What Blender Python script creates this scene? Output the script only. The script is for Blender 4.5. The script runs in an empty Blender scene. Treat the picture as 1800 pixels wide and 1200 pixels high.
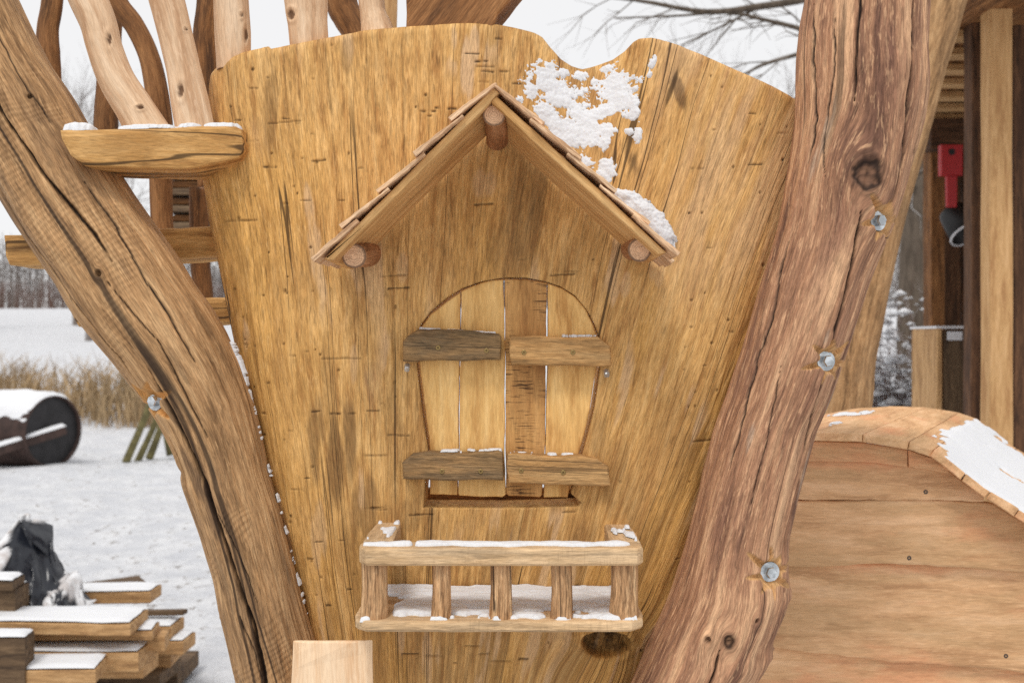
import bpy, math, random
import numpy as np
from mathutils import Vector
R = math.radians
sc = bpy.context.scene
random.seed(7)

# ------------------------------------------------------------------ camera, sky, sun, exposure
CAMY, CAMZ, F = -1.75, 1.5, 1750.0
cam_d = bpy.data.cameras.new('camera')
cam = bpy.data.objects.new('camera', cam_d)
sc.collection.objects.link(cam)
cam.location = (0, CAMY, CAMZ)
cam.rotation_euler = (R(90), 0, 0)
cam_d.sensor_width = 36
cam_d.lens = 35
cam_d.clip_start = 0.05
cam_d.clip_end = 2000
cam_d.dof.use_dof = True
cam_d.dof.focus_distance = 1.68
cam_d.dof.aperture_fstop = 5.0
sc.camera = cam

SUN_EL, SUN_AZ = 58, 200          # high soft sun behind the camera, a little to the left, veiled by cloud
world = bpy.data.worlds.new('World')
sc.world = world
world.use_nodes = True
wn = world.node_tree
for n in list(wn.nodes):
    wn.nodes.remove(n)
wo = wn.nodes.new('ShaderNodeOutputWorld')
bg = wn.nodes.new('ShaderNodeBackground')
sky = wn.nodes.new('ShaderNodeTexSky')
sky.sky_type = 'NISHITA'
sky.sun_disc = False
sky.sun_elevation = R(SUN_EL)
sky.sun_rotation = R(SUN_AZ)
scl = wn.nodes.new('ShaderNodeMix'); scl.data_type = 'RGBA'; scl.blend_type = 'MIX'
scl.inputs[0].default_value = 0.94                      # the cloud veil: nearly white, a little clear sky left
wn.links.new(sky.outputs[0], scl.inputs[6])
scl.inputs[7].default_value = (9.0, 8.95, 8.95, 1)
wn.links.new(scl.outputs[2], bg.inputs[0])
bg.inputs[1].default_value = 0.097
wn.links.new(bg.outputs[0], wo.inputs[0])

sun_d = bpy.data.lights.new('sun', 'SUN')
sun_d.energy = 1.5
sun_d.angle = R(16)
sun_d.color = (1.0, 0.965, 0.91)
sun = bpy.data.objects.new('sun', sun_d)
sc.collection.objects.link(sun)
sun.rotation_euler = (R(90 - SUN_EL), 0, R(-20))

sc.view_settings.view_transform = 'Standard'
sc.view_settings.look = 'None'
sc.view_settings.exposure = 0.12
sc.view_settings.gamma = 1.0
sc.view_settings.use_curve_mapping = False
sc.cycles.use_denoising = False
sc.cycles.use_adaptive_sampling = False
sc.cycles.max_bounces = 5

# ------------------------------------------------------------------ helpers
col = sc.collection
def P(u, v, y=0.0):
    d = y - CAMY
    return Vector(((u - 900) / F * d, y, CAMZ + (600 - v) / F * d))

def lin(c):
    return tuple(((x / 255) / 12.92 if x / 255 <= .04045 else ((x / 255 + .055) / 1.055) ** 2.4) for x in c)

def _hash(ix, iy, seed):
    h = (ix.astype(np.int64) * 374761393 + iy.astype(np.int64) * 668265263 + seed * 1442695041) & 0xffffffff
    h = ((h ^ (h >> 13)) * 1274126177) & 0xffffffff
    h = h ^ (h >> 16)
    return (h & 0xffff).astype(np.float64) / 65535.0

def vnoise(x, y, seed=0):
    x = np.asarray(x, float); y = np.asarray(y, float)
    ix = np.floor(x); iy = np.floor(y)
    fx = x - ix; fy = y - iy
    fx = fx * fx * fx * (fx * (fx * 6 - 15) + 10); fy = fy * fy * fy * (fy * (fy * 6 - 15) + 10)
    a = _hash(ix, iy, seed); b = _hash(ix + 1, iy, seed); c = _hash(ix, iy + 1, seed); d = _hash(ix + 1, iy + 1, seed)
    return (a * (1 - fx) + b * fx) * (1 - fy) + (c * (1 - fx) + d * fx) * fy

def fbm(x, y, seed=0, octv=4, gain=.5):
    s = 0; a = 1; t = 0
    for o in range(octv):
        s = s + a * vnoise(np.asarray(x) * 2 ** o + o * 17.3, np.asarray(y) * 2 ** o + o * 9.1, seed + o)
        t += a; a *= gain
    return s / t * 2 - 1

def sstep(a, b, x):
    t = np.clip((x - a) / (b - a), 0, 1)
    return t * t * (3 - 2 * t)

def mk(name, verts, faces, mat, parent=None, gc=None, attrs=None, smooth=True):
    """one mesh object; faces is a list of lists or an (n,4) / (n,3) array"""
    me = bpy.data.meshes.new(name)
    if isinstance(faces, np.ndarray):
        verts = np.asarray(verts, np.float32)
        nf, k = faces.shape
        me.vertices.add(len(verts)); me.vertices.foreach_set('co', verts.ravel())
        me.loops.add(nf * k); me.loops.foreach_set('vertex_index', faces.astype(np.int32).ravel())
        me.polygons.add(nf)
        me.polygons.foreach_set('loop_start', np.arange(0, nf * k, k, dtype=np.int32))
        me.polygons.foreach_set('loop_total', np.full(nf, k, np.int32))
        me.update(calc_edges=True)
    else:
        me.from_pydata([tuple(v) for v in verts], [], faces)
    if gc is not None:
        a = me.attributes.new('gc', 'FLOAT_VECTOR', 'POINT')
        a.data.foreach_set('vector', np.asarray(gc, np.float32).ravel())
    for k_, v_ in (attrs or {}).items():
        a = me.attributes.new(k_, 'FLOAT', 'POINT')
        a.data.foreach_set('value', np.asarray(v_, np.float32).ravel())
    me.polygons.foreach_set('use_smooth', np.full(len(me.polygons), smooth, bool))
    me.materials.append(mat)
    me.validate()
    o = bpy.data.objects.new(name, me)
    col.objects.link(o)
    if parent is not None:
        o.parent = parent
        o.matrix_parent_inverse = parent.matrix_world.inverted()
    return o

def tag(o, label, cat=None, group=None, kind=None):
    o['label'] = label
    o['kind'] = kind or 'thing'
    if cat: o['category'] = cat
    if group: o['group'] = group
    return o

def thing(name, loc, label, cat, group=None):
    o = bpy.data.objects.new(name, None)
    o.empty_display_size = .05
    o.location = loc
    col.objects.link(o)
    bpy.context.view_layer.update()
    return tag(o, label, cat, group)

def grid_faces(nr, nc, wrap=False):
    i = np.arange(nr - 1)[:, None]
    j = np.arange(nc if wrap else nc - 1)[None, :]
    j2 = (j + 1) % nc
    a = i * nc + j; b = i * nc + j2; c = (i + 1) * nc + j2; d = (i + 1) * nc + j
    return np.stack([a, b, c, d], -1).reshape(-1, 4)

_seed = [0]
def nseed():
    _seed[0] += 1
    return _seed[0]

def prism(name, pts, ext, grain, mat, parent=None, bevel=.002, jit=.0008, step=.02, attrs=None, smooth=False, smoothn=0, gofs=None):
    """a board: closed outline (3-D points in one plane), extruded along ext, edges chamfered, edges slightly uneven"""
    sd = nseed()
    pts = [Vector(p) for p in pts]; ext = Vector(ext); en = ext.normalized()
    for _ in range(smoothn):                      # corner cutting for rounded outlines
        q = []
        for i in range(len(pts)):
            a, b = pts[i], pts[(i + 1) % len(pts)]
            q += [a * .75 + b * .25, a * .25 + b * .75]
        pts = q
    out = []
    for i in range(len(pts)):
        a, b = pts[i], pts[(i + 1) % len(pts)]
        n = max(1, int((b - a).length / step))
        for k in range(n):
            out.append(a.lerp(b, k / n))
    n = len(out)
    c = sum(out, Vector()) / n
    area = Vector()
    for i in range(n):
        area += (out[i] - c).cross(out[(i + 1) % n] - c)
    if area.dot(en) > 0:
        out.reverse()
    rng = random.Random(sd * 31 + 5)
    nor = []
    for i in range(n):
        t = (out[(i + 1) % n] - out[i - 1]).normalized()
        nor.append(t.cross(en).normalized())      # points outward or inward, fixed below
    s = sum((out[i] - c).dot(nor[i]) for i in range(n))
    if s < 0:
        nor = [-q for q in nor]
    ph = rng.random() * 50
    o2 = []
    for i in range(n):
        w = math.sin(i * .9 + ph) * .5 + rng.uniform(-1, 1) * .6 + math.sin(i * .31 + ph * 2) * .8
        o2.append(out[i] + nor[i] * w * jit)
    L = ext.length
    b = min(bevel, L * .3)
    V = []
    for (ins, dep) in ((b, 0), (b * .3, b * .3), (0, b), (0, L - b), (b, L)):
        for i in range(n):
            V.append(o2[i] - nor[i] * ins + en * dep)
    Fc = []
    for r in range(4):
        for i in range(n):
            j = (i + 1) % n
            Fc.append([r * n + i, r * n + j, (r + 1) * n + j, (r + 1) * n + i])
    Fc.append(list(range(n - 1, -1, -1)))
    Fc.append([4 * n + i for i in range(n)])
    g = Vector(grain).normalized()
    gx = g.cross(en)
    if gx.length < .2:
        gx = g.orthogonal()
    gx.normalize(); gy = g.cross(gx).normalized()
    of = gofs if gofs is not None else Vector((rng.uniform(-9, 9), rng.uniform(-9, 9), rng.uniform(-30, 30)))
    gc = [((p - c).dot(gx) + of[0], (p - c).dot(gy) + of[1], (p - c).dot(g) + of[2]) for p in V]
    o = mk(name, V, Fc, mat, parent, gc, attrs, smooth)
    return o

def box(name, lo, hi, mat, parent=None, grain='x', bevel=.004, jit=.0015, rotz=0, step=.12):
    lo, hi = Vector(lo), Vector(hi)
    c = (lo + hi) / 2
    pts = [Vector((lo.x, lo.y, lo.z)), Vector((hi.x, lo.y, lo.z)), Vector((hi.x, lo.y, hi.z)), Vector((lo.x, lo.y, hi.z))]
    ext = Vector((0, hi.y - lo.y, 0))
    g = {'x': Vector((1, 0, 0)), 'y': Vector((0, 1, 0)), 'z': Vector((0, 0, 1))}[grain]
    if rotz:
        from mathutils import Matrix
        M = Matrix.Rotation(rotz, 3, 'Z')
        pts = [c + M @ (p - c) for p in pts]; ext = M @ ext; g = M @ g
    return prism(name, pts, ext, g, mat, parent, bevel, jit, step)

def catmull(pts, n):
    p = np.array([tuple(q) for q in pts], float)
    if len(p) == 2:
        t = np.linspace(0, 1, n)[:, None]
        return p[0] * (1 - t) + p[1] * t
    pp = np.vstack([2 * p[0] - p[1], p, 2 * p[-1] - p[-2]])
    t = np.linspace(0, len(p) - 1 - 1e-9, n)
    i = t.astype(int); f = (t - i)[:, None]
    a, b, c, d = pp[i], pp[i + 1], pp[i + 2], pp[i + 3]
    return .5 * ((2 * b) + (-a + c) * f + (2 * a - 5 * b + 4 * c - d) * f ** 2 + (-a + 3 * b - 3 * c + d) * f ** 3)

def sweep_np(pts, rad, n=40, seg=28, lump=.04, fib=.01, sd=1, flat=1.0, lumpf=6):
    """tube along a path; returns verts, side faces, gc"""
    c = catmull(pts, n)
    rr = np.interp(np.linspace(0, 1, n), np.linspace(0, 1, len(rad)), rad)
    t = np.gradient(c, axis=0); t /= np.linalg.norm(t, axis=1)[:, None] + 1e-12
    ref = np.array([0, 1.0, 0]) if abs(t[:, 1]).mean() < .8 else np.array([0, 0, 1.0])
    e1 = np.cross(t, ref); e1 /= np.linalg.norm(e1, axis=1)[:, None] + 1e-12
    e2 = np.cross(e1, t)
    s = np.concatenate([[0], np.cumsum(np.linalg.norm(np.diff(c, axis=0), axis=1))])
    th = np.linspace(0, 2 * np.pi, seg, endpoint=False)
    TH, S = np.meshgrid(th, s)
    r0 = rr.mean()
    k = 1 + lump * fbm(np.cos(TH) * 1.3 + 7, np.sin(TH) * 1.3 + S * lumpf + sd * 3.1, sd, 3) \
          + fib * fbm(np.cos(TH) * 9 + sd, np.sin(TH) * 9 + S * 2.0, sd + 5, 2)
    rad_ = rr[:, None] * k
    V = c[:, None, :] + rad_[..., None] * (np.cos(TH)[..., None] * e1[:, None, :] + flat * np.sin(TH)[..., None] * e2[:, None, :])
    gc = np.stack([rad_ * np.cos(TH), rad_ * np.sin(TH), S], -1)
    return V.reshape(-1, 3), grid_faces(n, seg, True), gc.reshape(-1, 3), c, rr, t, e1, e2

def sweep(name, pts, rad, mat, parent=None, n=40, seg=28, lump=.04, fib=.012, flat=1.0, lumpf=6, cap=True, capdark=0.25, attrs=None):
    sd = nseed()
    V, Fq, gc, c, rr, t, e1, e2 = sweep_np(pts, rad, n, seg, lump, fib, sd, flat, lumpf)
    of = np.array([(sd * 1.37) % 7, (sd * 2.11) % 9, (sd * 3.7) % 23])
    V = list(map(tuple, V)); gcl = [tuple(g) for g in gc]
    Fc = [list(map(int, f)) for f in Fq]
    end = [0.0] * len(V); capr = [1.0] * len(V)
    if cap:
        for (row, sgn) in ((0, -1), (n - 1, 1)):
            base = [row * seg + j for j in range(seg)]
            prev = base
            cc = np.array(c[row])
            for k, sc_ in enumerate((.97, .78, .5, .2)):
                idx = []
                for j in range(seg):
                    p = np.array(V[base[j]]); q = cc + (p - cc) * sc_ + t[row] * sgn * rr[row] * .04 * (k + 1) / 3
                    idx.append(len(V)); V.append(tuple(q))
                    g = np.array(gcl[base[j]]); g = np.array([g[0] * sc_, g[1] * sc_, g[2]]); gcl.append(tuple(g)); end.append(1.0); capr.append(sc_)
                for j in range(seg):
                    j2 = (j + 1) % seg
                    f = [prev[j], prev[j2], idx[j2], idx[j]]
                    Fc.append(f if sgn > 0 else f[::-1])
                prev = idx
            Fc.append(prev if sgn > 0 else prev[::-1])
    gcl = np.array(gcl) + of
    at = {'endg': end, 'capr': capr}
    if attrs:
        for k_, v_ in attrs.items():
            at[k_] = list(v_) + [0] * (len(V) - len(v_))
    return mk(name, V, Fc, mat, parent, gcl, at, True)

# ------------------------------------------------------------------ materials
class NT:
    def __init__(s, name):
        s.m = bpy.data.materials.new(name); s.m.use_nodes = True
        s.t = s.m.node_tree
        s.b = s.t.nodes['Principled BSDF']
    def n(s, typ, **kw):
        x = s.t.nodes.new(typ)
        for k, v in kw.items(): setattr(x, k, v)
        return x
    def l(s, a, b): s.t.links.new(a, b)
    def attr(s, name, out='Fac'):
        x = s.n('ShaderNodeAttribute'); x.attribute_name = name
        return x.outputs[out]
    def mapv(s, vec, scale):
        x = s.n('ShaderNodeVectorMath', operation='MULTIPLY'); s.l(vec, x.inputs[0]); x.inputs[1].default_value = scale
        return x.outputs[0]
    def noise(s, vec, scale, detail=4, rough=.55, dist=0):
        x = s.n('ShaderNodeTexNoise'); s.l(s.mapv(vec, scale), x.inputs['Vector'])
        x.inputs['Scale'].default_value = 1; x.inputs['Detail'].default_value = detail
        x.inputs['Roughness'].default_value = rough; x.inputs['Distortion'].default_value = dist
        return x.outputs[0]
    def rng(s, v, a, b, lo=0, hi=1):
        x = s.n('ShaderNodeMapRange'); x.interpolation_type = 'SMOOTHSTEP'
        s.l(v, x.inputs[0])
        x.inputs[1].default_value = a; x.inputs[2].default_value = b; x.inputs[3].default_value = lo; x.inputs[4].default_value = hi
        return x.outputs[0]
    def math(s, op, a, b=None):
        x = s.n('ShaderNodeMath', operation=op)
        for i, q in enumerate((a, b)):
            if q is None: continue
            if isinstance(q, (int, float)): x.inputs[i].default_value = q
            else: s.l(q, x.inputs[i])
        return x.outputs[0]
    def mix(s, f, a, b, mode='MIX'):
        x = s.n('ShaderNodeMix', data_type='RGBA', blend_type=mode)
        for i, q in ((0, f), (6, a), (7, b)):
            if isinstance(q, (int, float)): x.inputs[i].default_value = q
            elif isinstance(q, tuple): x.inputs[i].default_value = (q + (1,))[:4]
            else: s.l(q, x.inputs[i])
        return x.outputs[2]
    def bump(s, h, strength, dist, prev=None):
        x = s.n('ShaderNodeBump'); x.inputs['Strength'].default_value = strength; x.inputs['Distance'].default_value = dist
        s.l(h, x.inputs['Height'])
        if prev is not None: s.l(prev, x.inputs['Normal'])
        return x.outputs[0]

def wood(name, light, mid, dark, blotch=(120, 95, 60), blot=.4, streak=.55, fibre=.3, crack=.8, crackw=.006, crackn=16, cracks_at=.5,
         fresh=(225, 180, 125), grey=(120, 108, 92), black=(38, 27, 18), endc=(185, 140, 105), rough=.72, bump=.5, gscale=45, greyamt=0.0, spec=.25, cross=0.0, gold=(215, 165, 85), al=4.5, flake=.35, gain=1.12):
    crackw = crackw * 2.2
    t = NT(name)
    g = t.attr('gc', 'Vector')
    light, mid, dark = lin(light), lin(mid), lin(dark)
    A = t.noise(g, (gscale, gscale, al), 4.5, .66, .3)
    B = t.noise(g, (520, 520, 42), 2, .7)
    C = t.noise(g, (260, 260, 27), 3, .65)
    K = t.noise(g, (180, 180, 26), 3, .68)
    E = t.noise(g, (9, 9, 3.2), 4, .62)
    D = t.noise(g, (crackn, crackn, .33), 2, .5)
    Gt = t.noise(g, (9, 9, 1.1), 1)
    c = t.mix(t.rng(A, .33, .52), dark, mid)
    c = t.mix(t.rng(A, .48, .68), c, light)
    c = t.mix(t.attr('gold'), c, t.mix(.6, c, t.mix(t.rng(A, .3, .65), tuple(.55 * x for x in lin(gold)), lin(gold))))
    c = t.mix(t.math('MULTIPLY', t.rng(K, .53, .64), flake), c, tuple(min(1, 1.12 * x) for x in light))
    c = t.mix(t.math('MULTIPLY', t.rng(E, .5, .66), blot), c, lin(blotch))
    if greyamt:
        H = t.noise(g, (14, 14, 2.6), 5, .65)
        c = t.mix(t.math('MULTIPLY', t.rng(H, .46, .62), greyamt), c, lin(grey))
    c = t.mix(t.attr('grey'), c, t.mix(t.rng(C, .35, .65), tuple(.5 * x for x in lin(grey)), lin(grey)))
    c = t.mix(t.attr('pale'), c, t.mix(t.rng(C, .35, .6), tuple(.75 * x for x in lin(fresh)), lin(fresh)))
    c = t.mix(t.attr('fresh'), c, t.mix(t.rng(C, .3, .6), tuple(.72 * x for x in lin(fresh)), lin(fresh)))
    e = t.attr('endg')
    # end grain: rings round the pith, darker bark at the rim
    cr = t.attr('capr')
    rn = t.noise(g, (40, 40, 3), 4, .6)
    ring = t.math('SINE', t.math('ADD', t.math('MULTIPLY', cr, 34), t.math('MULTIPLY', rn, 9)))
    ec = t.mix(t.rng(ring, -.9, .9, 0, .55), lin(endc), tuple(.62 * x for x in lin(endc)))
    ec = t.mix(t.math('MULTIPLY', t.rng(rn, .5, .68), .45), ec, tuple(.5 * x for x in lin(endc)))
    ec = t.mix(t.rng(cr, .74, .93, 0, .75), ec, lin(black))
    c = t.mix(e, c, ec)
    oi = t.n('ShaderNodeObjectInfo'); ov = t.rng(oi.outputs['Random'], 0, 1, gain * .94, gain * 1.07)
    ovn = t.n('ShaderNodeVectorMath', operation='SCALE'); t.l(c, ovn.inputs[0]); t.l(ov, ovn.inputs[3]); c = ovn.outputs[0]
    # streaks and fibres
    cl = t.rng(E, .36, .6, .35, 1)
    c = t.mix(t.math('MULTIPLY', t.math('MULTIPLY', t.rng(C, .54, .64), streak), cl), c, t.mix(.66, c, lin(black)))
    fv = t.rng(B, .28, .72, 1 - fibre, 1 + fibre * .65)
    vv = t.n('ShaderNodeVectorMath', operation='SCALE'); t.l(c, vv.inputs[0]); t.l(fv, vv.inputs[3]); c = vv.outputs[0]
    # long drying cracks, broken into runs
    dd = t.math('ABSOLUTE', t.math('SUBTRACT', D, .5))
    ck = t.math('MULTIPLY', t.rng(dd, crackw * .35, crackw, 1, 0), t.rng(Gt, cracks_at - .03, cracks_at + .06))
    ck = t.math('MULTIPLY', ck, crack)
    c = t.mix(ck, c, lin(black))
    if cross:
        X = t.noise(g, (26, 26, 330), 3, .6)
        Xm = t.noise(g, (22, 22, 9), 2)
        xs = t.math('MULTIPLY', t.math('MULTIPLY', t.rng(X, .53, .62), t.rng(Xm, .43, .56)), cross)
        c = t.mix(xs, c, lin(black))
    dk = t.attr('dark')
    c = t.mix(dk, c, lin(black))
    t.l(c, t.b.inputs['Base Color'])
    t.b.inputs['Roughness'].default_value = rough
    t.b.inputs['Specular IOR Level'].default_value = spec
    h = t.math('ADD', t.math('MULTIPLY', B, .35), C)
    nb = t.bump(h, min(1, bump * 1.15), .003)
    t.l(nb, t.b.inputs['Normal'])
    return t.m

M = {}
M['panel'] = wood('panel wood', (224, 180, 118), (206, 159, 96), (174, 126, 72), blotch=(164, 118, 68), blot=.4, streak=.55, fibre=.28, crack=.8, crackn=24, crackw=.0042, cracks_at=.44,
                  fresh=(222, 184, 140), grey=(134, 98, 60), black=(50, 32, 17), gold=(222, 166, 84), bump=.6, gscale=60, al=7, flake=.45)
M['redlog'] = wood('reddish log wood', (206, 164, 126), (164, 121, 92), (108, 76, 60), blotch=(132, 94, 76), blot=.55, streak=.55, fibre=.3, crackn=12, crackw=.006, cracks_at=.52,
                   fresh=(206, 160, 106), grey=(186, 168, 148), black=(34, 22, 17), bump=.9, gscale=34, al=2.4, flake=.55)
M['tanlog'] = wood('tan log wood', (196, 158, 114), (170, 131, 90), (124, 93, 62), blotch=(140, 110, 80), blot=.5, streak=.55, fibre=.3, crackn=10, crackw=.006, cracks_at=.5,
                   fresh=(205, 148, 84), grey=(84, 66, 54), black=(36, 25, 20), bump=.8, gscale=46, al=6, flake=.4)
M['peeled'] = wood('peeled pale wood', gain=1.0, light=(229, 200, 168), mid=(216, 182, 147), dark=(192, 152, 116), blotch=(222, 176, 134), blot=.45, streak=.22, fibre=.14, crack=.35, crackn=10, cracks_at=.6,
                   black=(84, 50, 28), bump=.28, gscale=40)
M['beam'] = wood('honey beam wood', (205, 163, 106), (188, 143, 85), (150, 107, 60), blotch=(160, 115, 62), blot=.6, streak=.3, fibre=.18, crackn=14, crackw=.008, cracks_at=.45, black=(48, 32, 20), bump=.35)
M['brown'] = wood('brown post wood', (158, 112, 70), (128, 86, 50), (82, 54, 32), blotch=(100, 68, 42), blot=.5, streak=.6, fibre=.25, black=(34, 24, 16), bump=.6, gscale=36)
M['shutter'] = wood('shutter plank wood', (232, 192, 128), (218, 174, 108), (190, 142, 82), blotch=(184, 132, 72), blot=.5, streak=.2, fibre=.13, crack=.0, black=(58, 36, 18), bump=.25, gscale=30)
M['sawn'] = wood('rough sawn plank wood', (204, 158, 100), (186, 140, 84), (152, 108, 62), blotch=(150, 104, 60), blot=.4, streak=.3, fibre=.16, crack=.0, black=(74, 48, 28), bump=.4, gscale=40, cross=.9)
M['batten'] = wood('weathered batten wood', (178, 140, 94), (150, 116, 76), (108, 84, 56), blotch=(104, 88, 64), blot=.5, streak=.6, fibre=.3, crack=.6, crackn=26, black=(40, 32, 24), grey=(116, 100, 78), greyamt=.65, bump=.8, gscale=60)
M['battenl'] = wood('lighter batten wood', (204, 162, 108), (182, 138, 86), (140, 106, 66), blotch=(150, 116, 74), blot=.4, streak=.45, fibre=.26, crack=.5, crackn=26, black=(48, 36, 26), grey=(126, 106, 78), greyamt=.3, bump=.6, gscale=60)
M['roofb'] = wood('roof board wood', (216, 176, 122), (202, 158, 102), (170, 126, 78), blotch=(166, 120, 66), blot=.55, streak=.25, fibre=.15, crack=.3, black=(52, 36, 22), bump=.35)
M['shingle'] = wood('split shingle wood', gain=1.0, light=(246, 212, 176), mid=(228, 188, 148), dark=(186, 142, 104), blotch=(180, 130, 90), blot=.4, streak=.45, fibre=.25, crack=.2, black=(60, 40, 26), bump=.7, gscale=80)
M['bark'] = wood('peg wood with bark', (190, 140, 100), (165, 115, 76), (120, 80, 52), blotch=(140, 92, 60), blot=.5, streak=.5, fibre=.2, crack=.5, crackn=40, endc=(232, 186, 146), black=(70, 42, 28), bump=.8)
M['balc'] = wood('balcony wood', (218, 186, 146), (202, 168, 126), (170, 138, 100), blotch=(164, 132, 96), blot=.4, streak=.35, fibre=.2, crack=.25, black=(52, 38, 26), grey=(164, 144, 118), greyamt=.4, bump=.5, cross=.14)
M['balus'] = wood('split baluster wood', (220, 182, 138), (190, 148, 106), (136, 100, 68), blotch=(164, 122, 84), blot=.4, streak=.6, fibre=.38, crackn=46, crackw=.007, cracks_at=.46, crack=.85, black=(44, 28, 18), bump=1.0, gscale=90)
M['pine'] = wood('fresh pine wood', gain=1.0, light=(240, 212, 178), mid=(232, 200, 164), dark=(216, 174, 132), blotch=(224, 180, 140), blot=.25, streak=.1, fibre=.08, crack=0, black=(150, 90, 60), bump=.15, gscale=70)
M['wallp'] = wood('wall plank wood', (226, 184, 142), (210, 166, 122), (184, 140, 100), blotch=(214, 150, 108), blot=.75, streak=.22, fibre=.12, crack=.15, black=(64, 44, 30), grey=(168, 138, 98), greyamt=.35, bump=.3, gscale=30)
M['lumber'] = wood('stacked lumber wood', (206, 168, 122), (184, 144, 98), (146, 110, 74), blotch=(150, 116, 78), blot=.5, streak=.35, fibre=.2, crack=.3, black=(46, 34, 26), bump=.4)
M['lumberd'] = wood('dark lumber wood', (120, 98, 74), (98, 78, 58), (66, 52, 40), blotch=(80, 64, 48), blot=.5, streak=.5, fibre=.2, crack=.3, bump=.5)
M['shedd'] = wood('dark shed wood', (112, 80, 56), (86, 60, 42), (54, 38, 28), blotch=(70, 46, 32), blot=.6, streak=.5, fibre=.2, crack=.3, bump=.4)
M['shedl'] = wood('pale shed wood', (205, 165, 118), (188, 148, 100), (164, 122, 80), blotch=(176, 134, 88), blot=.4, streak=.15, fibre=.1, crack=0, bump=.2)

def plain(name, c, rough=.6, metal=0, bumpn=0, var=.0, spec=.5):
    t = NT(name)
    c = lin(c)
    if var:
        tc = t.n('ShaderNodeTexCoord')
        v = t.noise(tc.outputs['Object'], (var, var, var), 5, .6)
        t.l(t.mix(t.rng(v, .35, .65), tuple(.6 * x for x in c), tuple(min(1, 1.15 * x) for x in c)), t.b.inputs['Base Color'])
        if bumpn: t.l(t.bump(v, bumpn, .01), t.b.inputs['Normal'])
    else:
        t.b.inputs['Base Color'].default_value = c + (1,)
    t.b.inputs['Roughness'].default_value = rough; t.b.inputs['Metallic'].default_value = metal
    t.b.inputs['Specular IOR Level'].default_value = spec
    return t.m
M['zinc'] = plain('zinc plated steel', (214, 220, 224), .33, .85, .1, 60)
M['screw'] = plain('yellow screw steel', (150, 126, 80), .4, .8)
M['screwd'] = plain('dark screw steel', (84, 74, 68), .5, .6)
M['red'] = plain('red painted steel', (176, 30, 34), .45)
M['blackp'] = plain('black plastic', (26, 24, 24), .5)
M['white'] = plain('white plastic', (225, 225, 228), .5)
M['rust'] = plain('rusty steel drum', (70, 52, 46), .75, .1, .4, 8)
M['steel'] = plain('dark steel disc', (44, 42, 44), .6, .2, .2, 10)
M['moss'] = plain('mossy pole bark', (112, 104, 66), .9, 0, .4, 9)
M['reed'] = plain('dry reed', (172, 146, 110), .9, 0, 0, 1.3)

def snow_mat():
    t = NT('snow')
    tc = t.n('ShaderNodeTexCoord')
    v = t.noise(tc.outputs['Object'], (260, 260, 260), 4, .7)
    w = t.noise(tc.outputs['Object'], (55, 55, 55), 3, .6)
    t.l(t.mix(t.rng(v, .3, .7), (.70, .71, .735), (.78, .785, .80)), t.b.inputs['Base Color'])
    t.b.inputs['Roughness'].default_value = .85
    t.b.inputs['Specular IOR Level'].default_value = .2
    t.b.inputs['Subsurface Weight'].default_value = .15
    t.b.inputs['Subsurface Radius'].default_value = (.01, .01, .012)
    t.b.inputs['Subsurface Scale'].default_value = .3
    t.l(t.bump(t.math('ADD', t.math('MULTIPLY', v, .5), w), .35, .0025), t.b.inputs['Normal'])
    return t.m
M['snow'] = snow_mat()

def ground_mat():
    t = NT('snowy ground')
    tc = t.n('ShaderNodeTexCoord'); g = tc.outputs['Object']
    big = t.noise(g, (.55, .55, 0), 4, .6)
    mid = t.noise(g, (3.2, 3.2, 0), 5, .65)
    fine = t.noise(g, (13, 9, 0), 5, .7)
    m = t.math('MULTIPLY', t.rng(fine, .55, .64), t.rng(mid, .42, .58))
    m2 = t.math('MULTIPLY', t.rng(mid, .60, .74), .7)
    m = t.math('MAXIMUM', m, t.math('MULTIPLY', m2, t.rng(fine, .42, .6)))
    m = t.math('MULTIPLY', m, t.rng(big, .36, .60, .25, 1))
    c = t.mix(t.rng(mid, .3, .7), (.56, .57, .60), (.72, .725, .74))
    c = t.mix(m, c, t.mix(t.rng(fine, .5, .75), lin((120, 104, 84)), lin((78, 64, 50))))
    t.l(c, t.b.inputs['Base Color'])
    t.b.inputs['Roughness'].default_value = .9; t.b.inputs['Specular IOR Level'].default_value = .15
    t.l(t.bump(t.math('ADD', mid, t.math('MULTIPLY', fine, .6)), .9, .07), t.b.inputs['Normal'])
    return t.m
M['ground'] = ground_mat()

def twig_mat(name, c, snow=.6, lo=.15, hi=.6):
    """bark with snow lying on the upper side"""
    t = NT(name)
    ge = t.n('ShaderNodeNewGeometry')
    sp = t.n('ShaderNodeSeparateXYZ'); t.l(ge.outputs['Normal'], sp.inputs[0])
    tc = t.n('ShaderNodeTexCoord')
    v = t.noise(tc.outputs['Object'], (2.2, 2.2, 2.2), 4, .6)
    k = t.noise(tc.outputs['Object'], (22, 22, 5), 4, .65)
    m = t.math('MULTIPLY', t.math('MULTIPLY', t.rng(sp.outputs[2], lo, hi), t.rng(v, .38, .58)), snow)
    base = t.mix(t.rng(k, .35, .65), tuple(.6 * x for x in lin(c)), lin(c))
    t.l(t.mix(m, base, (.84, .85, .87)), t.b.inputs['Base Color'])
    t.b.inputs['Roughness'].default_value = .9; t.b.inputs['Specular IOR Level'].default_value = .1
    t.l(t.bump(k, .6, .02), t.b.inputs['Normal'])
    return t.m
M['twig'] = twig_mat('bare twig bark', (128, 116, 108), .8, -.1, .5)
M['bark2'] = twig_mat('dark tree bark', (112, 100, 88), .5, .3, .8)
M['hedge'] = twig_mat('hedge twigs', (120, 90, 76), .7, .0, .6)

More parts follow.
